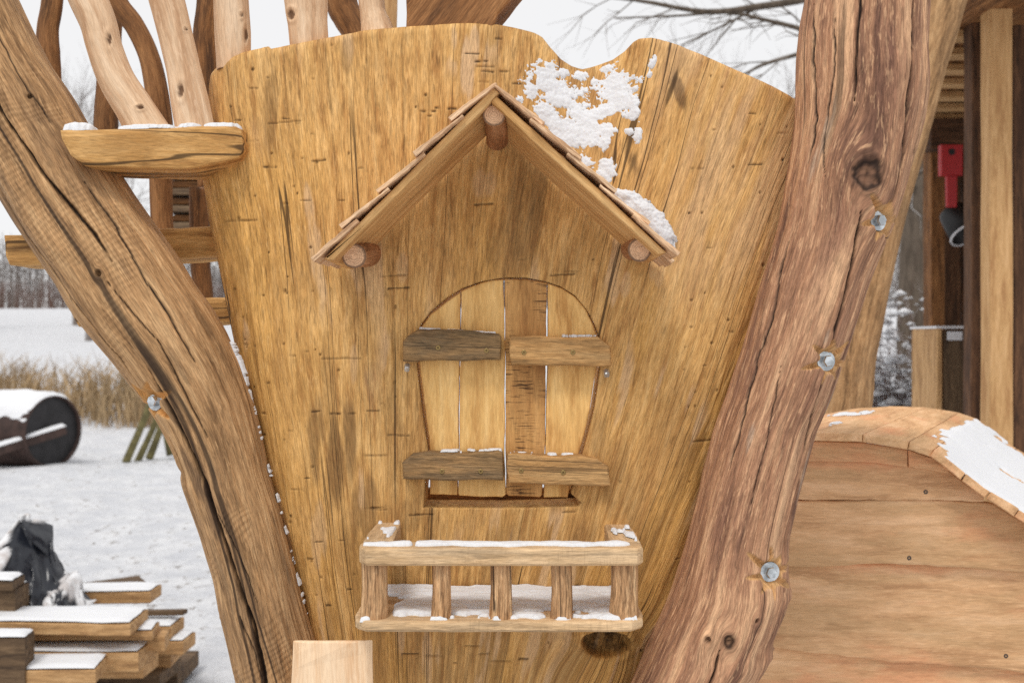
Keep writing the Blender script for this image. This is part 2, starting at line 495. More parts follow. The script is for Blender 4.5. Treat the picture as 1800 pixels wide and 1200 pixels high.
def tarp_mat():
    t = NT('black plastic sheet')
    ge = t.n('ShaderNodeNewGeometry')
    sp = t.n('ShaderNodeSeparateXYZ'); t.l(ge.outputs['Normal'], sp.inputs[0])
    tc = t.n('ShaderNodeTexCoord')
    v = t.noise(tc.outputs['Object'], (14, 14, 14), 5, .6)
    s = t.attr('snowy')
    t.l(t.mix(s, lin((34, 37, 45)), t.mix(t.rng(v, .35, .6), lin((196, 190, 188)), (.8, .81, .83))), t.b.inputs['Base Color'])
    t.l(t.math('ADD', t.math('MULTIPLY', s, .5), .28), t.b.inputs['Roughness'])
    t.l(t.bump(v, .3, .01), t.b.inputs['Normal'])
    return t.m
M['tarp'] = tarp_mat()

# ------------------------------------------------------------------ ground
def ground_h(x, y):
    x = np.asarray(x, float); y = np.asarray(y, float)
    h = 4.6 * sstep(20, 95, y) + .10 * fbm(x * .35, y * .35, 3, 4) * sstep(1, 5, y) + .03 * fbm(x * 2.2, y * 2.2, 9, 3)
    return h - .03
def gz(x, y): return float(ground_h(np.array([x]), np.array([y]))[0])
yy = np.concatenate([np.linspace(-9, 12, 150), np.linspace(12.3, 110, 160), np.geomspace(112, 1200, 30)])
xx = np.concatenate([-np.geomspace(700, 13, 30), np.linspace(-12.5, 12.5, 170), np.geomspace(13, 700, 30)])
X, Y = np.meshgrid(xx, yy)
g = mk('ground', np.stack([X, Y, ground_h(X, Y)], -1).reshape(-1, 3), grid_faces(len(yy), len(xx)), M['ground'])
tag(g, 'snow covered ground with bits of dry grass showing', kind='structure')

def snow_sheet(name, base, nrm, h, label, parent=None):
    nr, nc = h.shape
    hb = np.where(h > 0, h, -.0015)
    hb[0, :] = hb[-1, :] = -.003; hb[:, 0] = hb[:, -1] = -.003
    V = base + nrm * hb[..., None]
    Fq = grid_faces(nr, nc)
    keep = (h.ravel()[Fq] > 0).any(1)
    Fq = Fq[keep]
    used = np.unique(Fq); rem = -np.ones(nr * nc, int); rem[used] = np.arange(len(used))
    o = mk(name, V.reshape(-1, 3)[used], rem[Fq], M['snow'])
    tag(o, label, 'snow', kind='stuff')
    return o

# ------------------------------------------------------------------ the carved wall panel
LX = np.array([(0, 368), (113, 353), (200, 345), (308, 338), (380, 349), (454, 366), (540, 384), (605, 398), (700, 412), (800, 435), (900, 455), (1000, 475), (1100, 500), (1200, 525), (1320, 555)], float)
TOP = np.array([(330, 124), (353, 114), (380, 102), (425, 90), (470, 79), (474, 83), (550, 68), (640, 52), (715, 45), (800, 40), (870, 38), (940, 40), (955, 44), (970, 60), (990, 79), (1010, 90), (1030, 95), (1060, 88), (1085, 83), (1105, 72), (1120, 58), (1130, 54), (1150, 57), (1200, 79), (1260, 105), (1320, 132), (1400, 168), (1500, 214)], float)
RX = np.array([(0, 1470), (165, 1460), (300, 1440), (400, 1420), (500, 1395), (700, 1330), (900, 1270), (1100, 1205), (1320, 1120)], float)
HOLE = np.array([(743, 893), (751, 794), (740, 722), (731, 640), (732, 600), (738, 571), (755, 548), (785, 522), (811, 506), (845, 494), (884, 487), (924, 487), (957, 493), (985, 502), (1012, 519), (1033, 545), (1047, 571), (1054, 591), (1057, 640), (1051, 685), (1046, 719), (1036, 760), (1027, 794), (1012, 842), (1004, 868), (1023, 884), (1018, 890), (960, 892), (880, 894), (800, 893)], float)

def panel_y(u, v):
    """the large shape of the panel's face, in metres behind the front plane, for pixel coordinates on that plane (1 px = 1 mm)"""
    dl = u - np.interp(v, LX[:, 0], LX[:, 1])
    dr = np.interp(v, RX[:, 0], RX[:, 1]) - u
    dt = v - np.interp(u, TOP[:, 0], TOP[:, 1])
    y = .055 * np.clip(1 - dl / 80, 0, 1.2) ** 2 + .05 * np.clip(1 - dr / 120, 0, 1.2) ** 2
    y = y + .006 * np.clip(1 - dt / 14, 0, 1) ** 2
    hx = (u - 1035) / np.where(u > 1035, 105, 120)
    hol = np.exp(-hx ** 2 * 1.3) * np.clip(1 - (v - 60) / 330, 0, 1.1) ** 1.4
    y = y + .10 * hol
    y = y + .010 * fbm(u * .004, v * .0028, 21, 3)
    return y

def seg_dist(px, py, poly, closed=True):
    best = np.full(px.shape, 1e9); bx = np.zeros(px.shape); by = np.zeros(px.shape)
    n = len(poly)
    for i in range(n if closed else n - 1):
        a = poly[i]; b = poly[(i + 1) % n]; ab = b - a
        t = np.clip(((px - a[0]) * ab[0] + (py - a[1]) * ab[1]) / (ab @ ab + 1e-9), 0, 1)
        qx = a[0] + t * ab[0]; qy = a[1] + t * ab[1]
        d = np.hypot(px - qx, py - qy)
        m = d < best
        best[m] = d[m]; bx[m] = qx[m]; by[m] = qy[m]
    return best, bx, by

def inside(px, py, poly):
    r = np.zeros(px.shape, bool); n = len(poly)
    j = n - 1
    for i in range(n):
        xi, yi = poly[i]; xj, yj = poly[j]
        c = ((yi > py) != (yj > py)) & (px < (xj - xi) * (py - yi) / (yj - yi + 1e-12) + xi)
        r ^= c; j = i
    return r

def build_panel():
    st = 2.0
    us = np.arange(324, 1480, st); vs = np.arange(30, 1310, st)
    U, V = np.meshgrid(us, vs)
    outer = np.vstack([np.array([(u_, v_) for v_, u_ in LX[1:]]), np.array([(u_, v_) for v_, u_ in RX[::-1][:-2]]), [(1462, 196)], TOP[::-1][1:-1]])
    ok = inside(U, V, outer) & ~inside(U, V, HOLE)
    nr, nc = U.shape
    Fq = grid_faces(nr, nc)
    Fq = Fq[ok.ravel()[Fq].all(1)]
    used = np.unique(Fq); rem = -np.ones(nr * nc, int); rem[used] = np.arange(len(used))
    Fq = rem[Fq]; u = U.ravel()[used].copy(); v = V.ravel()[used].copy()
    # boundary edges
    e = np.vstack([Fq[:, [0, 1]], Fq[:, [1, 2]], Fq[:, [2, 3]], Fq[:, [3, 0]]])
    key = np.sort(e, 1); key = key[:, 0] * 10_000_000 + key[:, 1]
    _, inv, cnt = np.unique(key, return_inverse=True, return_counts=True)
    be = e[cnt[inv] == 1]
    bv = np.unique(be)
    d1, x1, y1 = seg_dist(u[bv], v[bv], outer)
    d2, x2, y2 = seg_dist(u[bv], v[bv], HOLE)
    m = d1 < d2
    u[bv] = np.where(m, x1, x2); v[bv] = np.where(m, y1, y2)
    # hand-cut unevenness of the outline
    # fan-shaped grain coordinates
    Ll = 353 + (v - 113) * .175; Rr = 1475 - (v - 165) * .40
    s = (u - Ll) / (Rr - Ll)
    s = s + .012 * fbm(u * .003, v * .0022, 5, 3) + .004 * fbm(u * .012, v * .003, 6, 3)
    gx = s * 1.02; gzz = (1310 - v) / 1000
    y = panel_y(u, v)
    # carved depth: knot hole under the balcony, with lips the grain flows round
    ku, kv = 1066, 1131
    kr = np.hypot((u - ku) / 46, (v - kv) / 23) + .13 * fbm(u * .05, v * .05, 77, 3)
    knot = sstep(1.0, .72, kr)
    lip = np.exp(-((kr - 1.2) / .28) ** 2)
    gx = 1.0 * (gx - .0) ; gx = gx + np.sign(u - ku) * .0 + .035 * np.exp(-(kr / 2.0) ** 2) * np.clip((u - ku) / 46, -1.5, 1.5)
    gzz = gzz + .06 * np.exp(-(kr / 1.8) ** 2) * np.clip((kv - v) / 23, -1.5, 1.5)
    y = y + knot * (.024 + .010 * fbm(u * .09, v * .09, 55, 3)) - .004 * lip
    dark = knot * np.clip(.72 + .5 * fbm(u * .07, v * .1, 31, 3), 0, 1) * .9
    grey = np.zeros_like(u); pale = np.zeros_like(u); gold = np.zeros_like(u)
    fx = gx * 1000
    # torn, planed patches: small steps along the grain
    t1 = fbm(gx * 42, gzz * 4.2, 11, 4)
    y = y + .0011 * np.tanh(t1 * 5) + .0006 * fbm(gx * 120, gzz * 9, 12, 3)
    pl = sstep(.18, .34, fbm(gx * 26, gzz * 4.6, 14, 4)) * sstep(-.05, .3, fbm(u * .006, v * .004, 15, 3))
    pale = np.maximum(pale, pl * .65)
    # golden sapwood at the left and low on the right, greyer middle
    gold = .85 * sstep(640, 430, u + 55 * fbm(u * .006, v * .003, 16, 3)) * sstep(180, 420, v + u * .15)
    gold = np.maximum(gold, .8 * sstep(.0, .35, fbm(gx * 9, gzz * 1.2, 18, 3) + .55 * sstep(1000, 1180, u) * sstep(380, 640, v) - .12) * sstep(250, 520, v))
    gold = np.maximum(gold, .75 * sstep(.02, .3, fbm(gx * 16, gzz * 1.5, 28, 3)) * sstep(880, 1000, v))
    gold = np.clip(gold, 0, 1)
    greyf = sstep(.12, .45, fbm(gx * 20, gzz * 2.3, 19, 4)) * .26
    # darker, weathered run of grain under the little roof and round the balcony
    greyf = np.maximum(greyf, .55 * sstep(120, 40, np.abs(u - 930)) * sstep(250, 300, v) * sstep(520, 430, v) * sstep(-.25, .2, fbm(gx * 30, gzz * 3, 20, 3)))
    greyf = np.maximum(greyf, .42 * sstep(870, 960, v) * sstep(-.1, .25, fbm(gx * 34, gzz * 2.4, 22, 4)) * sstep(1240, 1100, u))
    for (cu, cv, ru, rv, a) in ((600, 790, 26, 110, .7), (555, 770, 18, 90, .6), (640, 900, 30, 60, .6), (1190, 150, 12, 46, .9), (1115, 285, 14, 34, .8), (1080, 840, 40, 120, .35), (720, 905, 60, 30, .4), (475, 200, 14, 90, .5), (610, 90, 12, 40, .5)):
        slope = (s - .5) * -.45
        du = (u - cu) + (v - cv) * (-.30 if cu > 1000 else .05)
        q = np.exp(-(du / ru) ** 2 - ((v - cv) / rv) ** 2)
        greyf = np.maximum(greyf, a * sstep(.25, .7, q * (1 + .9 * fbm(gx * 60, gzz * 6, 24, 3))))
    dark = np.maximum(dark, .75 * sstep(.4, .8, np.exp(-(((u - 1183) + (v - 150) * .36) / 6) ** 2 - ((v - 150) / 46) ** 2) * (1 + .9 * fbm(gx * 90, gzz * 12, 41, 3))))
    dark = np.maximum(dark, .6 * sstep(.4, .8, np.exp(-(((u - 1112) + (v - 290) * .3) / 7) ** 2 - ((v - 290) / 34) ** 2) * (1 + 1.2 * fbm(gx * 90, gzz * 12, 42, 3))))
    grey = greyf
    for (cu, cv, ru, rv, a) in ((820, 120, 14, 55, .9), (800, 70, 7, 30, .7), (835, 80, 10, 40, .8), (790, 260, 10, 30, .4), (650, 470, 12, 55, .55), (850, 320, 22, 30, .45), (1100, 500, 12, 28, .5), (705, 470, 12, 30, .4), (1155, 470, 14, 35, .4), (560, 940, 14, 60, .4), (705, 1090, 9, 60, .6), (750, 1150, 12, 60, .6), (620, 640, 9, 40, .4)):
        q = np.exp(-(((u - cu)) / ru) ** 2 - ((v - cv) / rv) ** 2)
        pale = np.maximum(pale, a * sstep(.3, .6, q * (1 + .8 * fbm(gx * 70, gzz * 9, 26, 3))))
    pale = np.maximum(pale, .55 * sstep(1090, 1230, u) * sstep(620, 380, v) * sstep(-.35, .25, fbm(gx * 30, gzz * 4, 29, 3)))
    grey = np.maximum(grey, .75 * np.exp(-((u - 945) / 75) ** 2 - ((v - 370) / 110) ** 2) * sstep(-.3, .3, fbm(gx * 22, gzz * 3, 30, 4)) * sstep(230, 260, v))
    # horizontal tool marks
    rng = random.Random(5)
    marks = [(846, 107, 24), (853, 116, 32), (857, 124, 22), (886, 123, 16), (850, 143, 18), (909, 143, 16), (876, 65, 14), (830, 94, 26), (560, 282, 26), (473, 293, 24), (500, 214, 60), (416, 210, 14),
             (420, 387, 64), (537, 352, 20), (600, 352, 12), (600, 630, 70), (555, 723, 16), (590, 727, 20), (618, 727, 14), (655, 722, 24), (660, 801, 40), (700, 765, 40), (462, 727, 12), (515, 625, 12),
             (700, 506, 40), (692, 484, 44), (850, 358, 34), (1225, 297, 22), (1005, 476, 24), (990, 482, 46), (1322, 200, 14), (1327, 290, 26), (1376, 233, 16), (770, 189, 12), (743, 195, 10), (755, 203, 8), (762, 195, 8), (795, 191, 16),
             (1238, 775, 40), (660, 895, 40), (520, 860, 24), (540, 840, 10), (663, 892, 30), (740, 905, 44), (830, 1136, 28), (760, 1153, 34), (880, 1162, 36), (920, 1158, 18), (720, 1150, 30), (850, 1150, 20), (600, 950, 10), (560, 952, 14), (545, 982, 12), (1000, 900, 24), (1320, 940, 20)]
    for _ in range(60):
        a = rng.random()
        mu = rng.choice([rng.uniform(400, 700), rng.uniform(400, 560), rng.uniform(1160, 1390), rng.uniform(600, 1200)])
        mv = rng.uniform(60, 1190)
        marks.append((mu, mv, rng.choice([3, 4, 5, 6, 9, 14])))
    for (mu, mv, ml) in marks:
        sel = np.where((np.abs(u - mu) < ml / 2 + 8) & (np.abs(v - mv) < 8))[0]
        if not len(sel): continue
        sl = rng.uniform(-.07, .07) - (.12 if 480 < mu < 520 and ml > 50 else 0)
        dv = np.abs(v[sel] - mv - sl * (u[sel] - mu)); du = np.abs(u[sel] - mu)
        w = rng.uniform(.9, 1.5) if ml > 8 else 1.6
        k = sstep(w + .9, w - .9, dv + 1.1 * fbm(u[sel] * .15, v[sel] * .15, 44, 2)) * sstep(ml / 2 + 2, ml / 2 - 2, du)
        st_ = rng.uniform(.35, .9)
        dark[sel] = np.maximum(dark[sel], k * st_); y[sel] += .002 * k
    # worm holes
    for _ in range(85):
        mu = rng.choice([rng.uniform(380, 600), rng.uniform(400, 1380), rng.uniform(1200, 1390)]); mv = rng.uniform(120, 1190)
        sel = np.where((np.abs(u - mu) < 6) & (np.abs(v - mv) < 8))[0]
        if not len(sel): continue
        r = rng.uniform(1.0, 2.2)
        k = sstep(r + 1, r - .6, np.hypot(u[sel] - mu, (v[sel] - mv) * rng.uniform(.55, 1)))
        dark[sel] = np.maximum(dark[sel], k * rng.uniform(.4, .85)); y[sel] += .003 * k
    # longer open cracks along the fan of the grain
    for (cs, v0, v1, w, a) in ((.045, 120, 520, 1.2, .6), (.13, 90, 330, 1.3, .7), (.20, 70, 480, 1.1, .6), (.262, 60, 250, 1.2, .7), (.315, 55, 310, 1.4, .8), (.352, 48, 300, 1.2, .6), (.40, 48, 200, 1.2, .6), (.44, 45, 170, 1.0, .5), (.30, 380, 700, 1.2, .6), (.40, 330, 480, 1.2, .6), (.52, 300, 480, 1.2, .6), (.56, 290, 480, 1.2, .6), (.83, 150, 420, 1.2, .6), (.90, 180, 380, 1.2, .7), (.93, 300, 420, 1.0, .6), (.77, 620, 800, 1.0, .5), (.17, 620, 1000, 1.2, .6), (.30, 960, 1190, 1.2, .5), (.24, 930, 1200, 1.2, .5), (.60, 900, 1190, 1.2, .5)):
        a = a * .4
        wob = cs + .0018 * fbm(v * .02, v * 0 + cs * 90, 61, 3)
        k = sstep(w * 1.6, w * .4, np.abs(s - wob) * (Rr - Ll)) * sstep(v0, v0 + 30, v) * sstep(v1, v1 - 60, v)
        dark = np.maximum(dark, k * a); y = y + .002 * k
    n = len(u)
    XYZ = np.stack([(u - 900) / 1000, y, 1.5 + (600 - v) / 1000], -1)
    # the sawn rim: boundary edges carried back to the panel's thickness
    bidx = -np.ones(n, int); bidx[bv] = np.arange(len(bv)) + n
    back = XYZ[bv].copy(); back[:, 1] = np.where(m, np.maximum(back[:, 1] + .02, .085), .098)
    rim = np.stack([be[:, 1], be[:, 0], bidx[be[:, 0]], bidx[be[:, 1]]], -1)
    XYZ = np.vstack([XYZ, back])
    G = np.stack([gx, y * .12, gzz], -1); Gb = G[bv].copy(); Gb[:, 1] += .06; G = np.vstack([G, Gb])
    ext = lambda a: np.concatenate([a, a[bv] * .3])
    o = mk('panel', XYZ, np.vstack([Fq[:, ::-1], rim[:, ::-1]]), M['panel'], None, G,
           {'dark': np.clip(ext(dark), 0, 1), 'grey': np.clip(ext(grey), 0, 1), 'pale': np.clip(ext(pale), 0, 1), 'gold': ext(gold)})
    return o
panel_root = thing('wall_panel', P(860, 1310, .04), 'broad golden oak wall panel with arched window opening and notched top edge', 'wall panel')
po = build_panel()
bb_ = prism('added_slot_blocker', [P(725, 858, .105), P(1040, 858, .105), P(1040, 925, .105), P(725, 925, .105)], (0, .02, 0), (1, 0, 0), M['brown'], panel_root, .002, .0005, .05)  # added strip, shuts out light behind the slot under the shutters to darken it
po.parent = panel_root; po.matrix_parent_inverse = panel_root.matrix_world.inverted()

# ------------------------------------------------------------------ the two big supporting logs
def big_log(name, rows, yc, ry, mat, cracks, knots, bolts, sd, wf=1.0, cf=1.0, marks=(), roots=None, stains=()):
    rows = np.array(rows, float)
    vs = np.arange(rows[0, 0], rows[-1, 0], 2.2)
    d = yc - CAMY
    lu = np.interp(vs, rows[:, 0], rows[:, 1]); ru = np.interp(vs, rows[:, 0], rows[:, 2])
    ker = np.hanning(19); ker /= ker.sum()
    sm = lambda a: np.convolve(np.pad(a, 9, mode='reflect', reflect_type='odd'), ker, 'valid')
    lu, ru = sm(lu), sm(ru)
    z = CAMZ + (600 - vs) / F * d
    cx = ((lu + ru) / 2 - 900) / F * d; rx = wf * (ru - lu) / 2 / F * d
    th = np.concatenate([np.linspace(np.pi * .95, np.pi * 2.05, 190, endpoint=False), np.linspace(np.pi * 2.05, np.pi * 2.95, 40, endpoint=False)])
    TH, Z = np.meshgrid(th, z); CX = cx[:, None]; RXX = rx[:, None]
    RY = ry * RXX / rx.mean()
    Sx = np.cos(TH); Sy = np.sin(TH)
    X0 = CX + RXX * Sx
    Upx = X0 / d * F + 900; Vpx = np.broadcast_to(vs[:, None], Upx.shape)
    front = Sy < .15
    dist = .0045 * fbm(Sx * 2.2 + 4, Z * 4 + Sy, sd, 3) + .0035 * fbm(Sx * 7 + Sy * 3, Z * 1.2, sd + 1, 3) + .0016 * fbm(Sx * 26 + Sy * 8, Z * 2.4, sd + 2, 4)
    dark = np.zeros_like(X0); fresh = np.zeros_like(X0); grey = np.zeros_like(X0); pale = np.zeros_like(X0)
    gth = TH.copy(); gs = Z.copy()
    for (pl, w, dep) in cracks:
        w = w * cf
        pl = np.array(pl, float)
        cu = np.interp(vs, pl[:, 1], pl[:, 0], left=np.nan, right=np.nan)
        t = (vs - pl[0, 1]) / (pl[-1, 1] - pl[0, 1])
        ww = w * np.clip(np.minimum(t, 1 - t) * 8, .25, 1) * (1 + .5 * fbm(vs * .03, vs * 0, sd + int(pl[0, 0]), 3))
        cu = cu + 2.2 * fbm(vs * .035, vs * 0 + 3, sd + int(pl[0, 0]) + 4, 3)
        dd = np.abs(Upx - cu[:, None]) / np.maximum(ww[:, None], .2)
        k = np.where(np.isnan(dd), 0, np.exp(-np.nan_to_num(dd, nan=99) ** 2)) * front
        dist = dist - dep * k
        dark = np.maximum(dark, np.clip(k * 1.25, 0, .97))
    for (ku, kv, kr, up, dkk) in knots:
        du = (Upx - ku); dv = (Vpx - kv)
        r = np.hypot(du, dv * .8) / kr
        rw = r + .16 * fbm(du * .06 + sd, dv * .06, sd + 9, 3)
        e = np.where(front, np.exp(-(r / 2.2) ** 2), 0)
        gth = gth - e * np.tanh(du / kr * 1.4) * (.0075 * kr)
        dist = dist + up * np.where(front, np.exp(-(r / 1.5) ** 2), 0) - np.where(front, .010 * sstep(.75, .25, rw), 0)
        rings = .5 + .5 * np.sin(rw * 15 + 2 * fbm(du * .05, dv * .05, sd + 12, 3))
        dark = np.maximum(dark, np.where(front, dkk * sstep(1.0, .55, rw) * (.45 + .55 * rings), 0))
        grey = np.where(front, np.maximum(grey, 0), grey)
    for (bu, bv_, brad, nsp, ph) in bolts:
        du = Upx - bu; dv = Vpx - bv_
        phi = np.arctan2(dv, du); r = np.hypot(du, dv)
        spike = np.abs(np.cos((phi + ph) * nsp / 2)) ** 7
        rs = brad * (1.42 + 1.2 * spike * (1 + .45 * np.sin(phi * 2 + ph * 3)) + .12 * fbm(du * .05, dv * .05, sd + 50, 2))
        m = np.where(front, np.clip(1 - r / rs, 0, 1), 0)
        well = np.where(front, sstep(brad * 1.02, brad * .9, r), 0)
        dist = dist * (1 - sstep(0, .3, m)) - .011 * np.minimum(m * 2.2, 1) - .006 * well
        fresh = np.maximum(fresh, sstep(.0, .08, m) * .85)
        dark = dark * (1 - sstep(.02, .2, m))
    for (su, sv, a, wdt, ln, sl) in stains:
        q = np.exp(-(((Upx - su) - sl * (Vpx - sv)) / wdt) ** 2 - ((Vpx - sv) / ln) ** 2)
        k = sstep(.3, .75, q * (1 + 1.1 * fbm(TH * 14, Z * 9, sd + 33, 4)))
        grey = np.maximum(grey, np.where(front, a * .62 * k, 0))
    if roots: dist = dist + roots(Upx, Vpx, TH, Z)
    nx = Sx / RXX; ny = Sy / RY; nn = np.hypot(nx, ny); nx, ny = nx / nn, ny / nn
    Xf = X0 + nx * dist; Yf = yc + RY * Sy + ny * dist
    rm = float(rx.mean())
    G = np.stack([np.cos(gth) * rm, np.sin(gth) * rm, gs], -1) + np.array([sd * .37, sd * .71, sd * 1.3])
    root = thing(name[0], (cx[-1], yc, z[-1]), name[1], 'log')
    nr, nc = X0.shape
    o = mk('log', np.stack([Xf, Yf, Z], -1).reshape(-1, 3), grid_faces(nr, nc, True)[:, ::-1], mat, root, G.reshape(-1, 3),
           {'dark': dark.ravel(), 'fresh': fresh.ravel(), 'grey': np.clip(grey, 0, 1).ravel(), 'pale': pale.ravel()})
    def surf(u, v):
        i = int(np.argmin(np.abs(vs - v)))
        j = int(np.argmin(np.where(front[i], np.abs(Upx[i] - u), 1e9)))
        return Vector((X0[i, j], yc + RY[i, 0] * Sy[i, j], z[i])), Vector((nx[i, j], ny[i, j], 0))
    return root, surf

def disc(name, c, ax, r0, r1, h, mat, parent, seg=28, rin=0, rot=0):
    """a turned ring or hexagon: radius r0 at the base, r1 at the top, optional hole"""
    ax = ax.normalized(); e1 = ax.orthogonal().normalized(); e2 = ax.cross(e1)
    V = []; Fc = []
    prof = [(rin, 0), (r0, 0), (r0, h * .75), (r1, h), (rin, h)] if rin else [(0.0001, 0), (r0, 0), (r0, h * .75), (r1, h), (0.0001, h)]
    for (r, z) in prof:
        for k in range(seg):
            a = 2 * math.pi * k / seg + rot
            V.append(c + ax * z + (e1 * math.cos(a) + e2 * math.sin(a)) * r)
    n = len(prof)
    for i in range(n if rin else n - 1):
        for k in range(seg):
            i2 = (i + 1) % n
            Fc.append([i * seg + k, i * seg + (k + 1) % seg, i2 * seg + (k + 1) % seg, i2 * seg + k])
    return mk(name, V, Fc, mat, parent, smooth=False)

def bolt(p, nrm, root, sink=.018, tilt=.5, label=None):
    ax = (nrm * (1 - tilt) + Vector((0, -1, 0)) * tilt).normalized()
    c = p - ax * sink
    w = disc('washer', c, ax, .0165, .0160, .003, M['zinc'], root, 32, .006)
    disc('bolt_head', c + ax * .003, ax, .0098, .0086, .009, M['zinc'], w, 6, 0, .4)

# left log: rows are (v, left u, right u)
left_rows = [(-80, -215, -12), (0, -172, 29), (54, -146, 54), (108, -122, 83), (171, -90, 125), (225, -62, 156), (296, -22, 204), (342, 2, 233), (392, 32, 267), (450, 70, 308), (500, 104, 339), (540, 126, 368), (582, 157, 392), (637, 204, 417), (704, 254, 440), (745, 280, 451), (792, 303, 463), (827, 316, 471), (850, 319, 478), (893, 334, 491), (939, 350, 502), (1017, 373, 521), (1064, 381, 533), (1134, 400, 554), (1200, 416, 572), (1300, 440, 600)]
left_cracks = [([(-20, 110), (0, 137), (33, 187), (83, 262), (125, 321), (167, 371), (208, 421), (240, 470)], 4.2, .012),
               ([(0, 287), (54, 375), (83, 421), (121, 467), (145, 505), (204, 579), (248, 634), (273, 676)], 3.0, .010),
               ([(230, 500), (262, 538), (315, 599), (341, 652), (362, 704), (388, 762)], 1.8, .006),
               ([(292, 640), (315, 690), (341, 742), (367, 803), (385, 844), (389, 862), (420, 951), (439, 1013), (463, 1072), (486, 1180), (494, 1230)], 4.0, .013),
               ([(303, 733), (321, 777), (344, 850), (369, 930), (385, 990)], 2.0, .007),
               ([(439, 1060), (467, 1130), (480, 1190)], 1.6, .005), ([(180, 330), (230, 400), (262, 452), (300, 520)], 1.6, .005),
               ([(288, 495), (330, 560), (372, 640)], 2.2, .006), ([(20, 60), (70, 150), (130, 240)], 1.6, .004), ([(400, 880), (440, 960), (470, 1040)], 1.3, .004)]
left_stains = [(305, 640, .85, 11, 45, .6), (330, 720, .8, 9, 45, .5), (365, 830, .9, 9, 55, .4), (150, 395, .5, 12, 50, .7), (250, 470, .6, 9, 34, .7), (395, 900, .7, 7, 50, .3), (410, 1000, .6, 8, 60, .3), (440, 1030, .5, 6, 60, .3), (365, 910, .6, 5, 40, .3), (120, 250, .35, 14, 60, .7), (60, 330, .4, 10, 50, .75), (205, 330, .35, 14, 40, .7), (385, 1060, .5, 6, 40, .3), (345, 640, .5, 7, 30, .5)]
def left_roots(U, V, TH, Z):
    k = np.exp(-((V - 827) / 7) ** 2) * np.exp(-((U - 320) / 12) ** 2)
    g = .0007 * np.sin(V * .5 + U * .35 + 5 * fbm(U * .02, V * .02, 8, 2)) * sstep(.12, .4, fbm(U * .016, V * .011, 71, 3)) * sstep(-.35, -.6, np.sin(TH))   # chatter marks of the drawknife
    return -.003 * k + g
lroot, lsurf = big_log(('support_log', 'thick cracked tan log curving along the left edge of the panel'), left_rows, -.02, .088, M['tanlog'], left_cracks,
                       [(218, 488, 7, .002, .6), (92, 190, 5, .001, .5)], [(287, 701, 17, 6, .4)], 3, cf=.68, roots=left_roots, stains=left_stains)
p_, n_ = lsurf(287, 701); bolt(p_, n_, lroot, .016, .35)

right_rows = [(-80, 1418, 1629), (0, 1412, 1628), (40, 1405, 1627), (100, 1400, 1626), (143, 1398, 1629), (173, 1398, 1627), (217, 1397, 1620), (267, 1390, 1607), (300, 1384, 1597), (350, 1374, 1584), (400, 1363, 1568), (500, 1334, 1527), (611, 1305, 1490), (692, 1279, 1461), (757, 1255, 1433), (862, 1226, 1405), (943, 1205, 1387), (996, 1190, 1386), (1037, 1177, 1388), (1083, 1158, 1373), (1118, 1143, 1357), (1148, 1130, 1354), (1177, 1118, 1335), (1200, 1108, 1318), (1300, 1060, 1280)]
right_cracks = [([(1478, -60), (1478, 0), (1473, 57), (1467, 133), (1465, 205)], 2.0, .008), ([(1570, -60), (1567, 0), (1558, 100), (1553, 200), (1552, 293), (1540, 347), (1531, 374)], 2.4, .009),
                ([(1606, -60), (1603, 0), (1597, 133), (1590, 250), (1580, 317), (1563, 377), (1553, 410), (1530, 477), (1510, 557), (1497, 600)], 1.8, .007),
                ([(1473, 385), (1465, 450), (1450, 537), (1428, 613)], 2.2, .008), ([(1418, 655), (1410, 690), (1398, 750), (1392, 790)], 1.5, .005),
                ([(1243, 1106), (1226, 1161), (1213, 1205), (1200, 1240)], 2.2, .008), ([(1420, 20), (1415, 120), (1418, 220), (1405, 300)], 1.4, .004), ([(1372, 430), (1340, 560), (1300, 690), (1262, 830)], 1.2, .004), ([(1350, 640), (1325, 760), (1295, 880)], 1.1, .003), ([(1440, 60), (1437, 160), (1422, 280), (1423, 330)], 1.2, .004)]
right_stains = []
rngs = random.Random(11)
def rr_bump(U, V, TH, Z):
    k = np.exp(-(((U - 1352) / 14) ** 2 + ((V - 1140) / 12) ** 2)) + .6 * np.exp(-(((U - 1384) / 12) ** 2 + ((V - 1040) / 14) ** 2))
    return k * (.006 + .008 * fbm(U * .09, V * .09, 91, 3)) + .0022 * fbm(TH * 9, Z * 3, 93, 4)
for (su, sv, ln) in ((1428, 245, 60), (1412, 300, 40), (1398, 830, 50), (1450, 690, 40), (1300, 760, 30), (1420, 590, 20)):
    right_stains.append((su, sv, .75, 6, ln, -.25))
rroot, rsurf = big_log(('support_log', 'thick reddish brown log with three steel bolts crossing right of the panel'), right_rows, -.06, .105, M['redlog'], right_cracks,
                       [(1481, 325, 34, .016, .95), (1257, 1094, 16, .004, .95), (1224, 1092, 8, .003, .7), (1303, 1060, 6, .002, .6), (1296, 1186, 9, .002, .3), (1362, 1058, 10, .003, .5)],
                       [(1521, 398, 18, 6, .2), (1433, 632, 18, 7, .7), (1335, 987, 19, 8, .1)], 7, wf=.95, cf=.85, roots=rr_bump, stains=right_stains)
for (bu, bv_, tl) in ((1521, 398, .35), (1433, 632, .55), (1335, 987, .75)):
    p_, n_ = rsurf(bu, bv_); bolt(p_, n_, rroot, .016, tl)

def PX(pts, y): return [P(u, v, y) for (u, v) in pts]

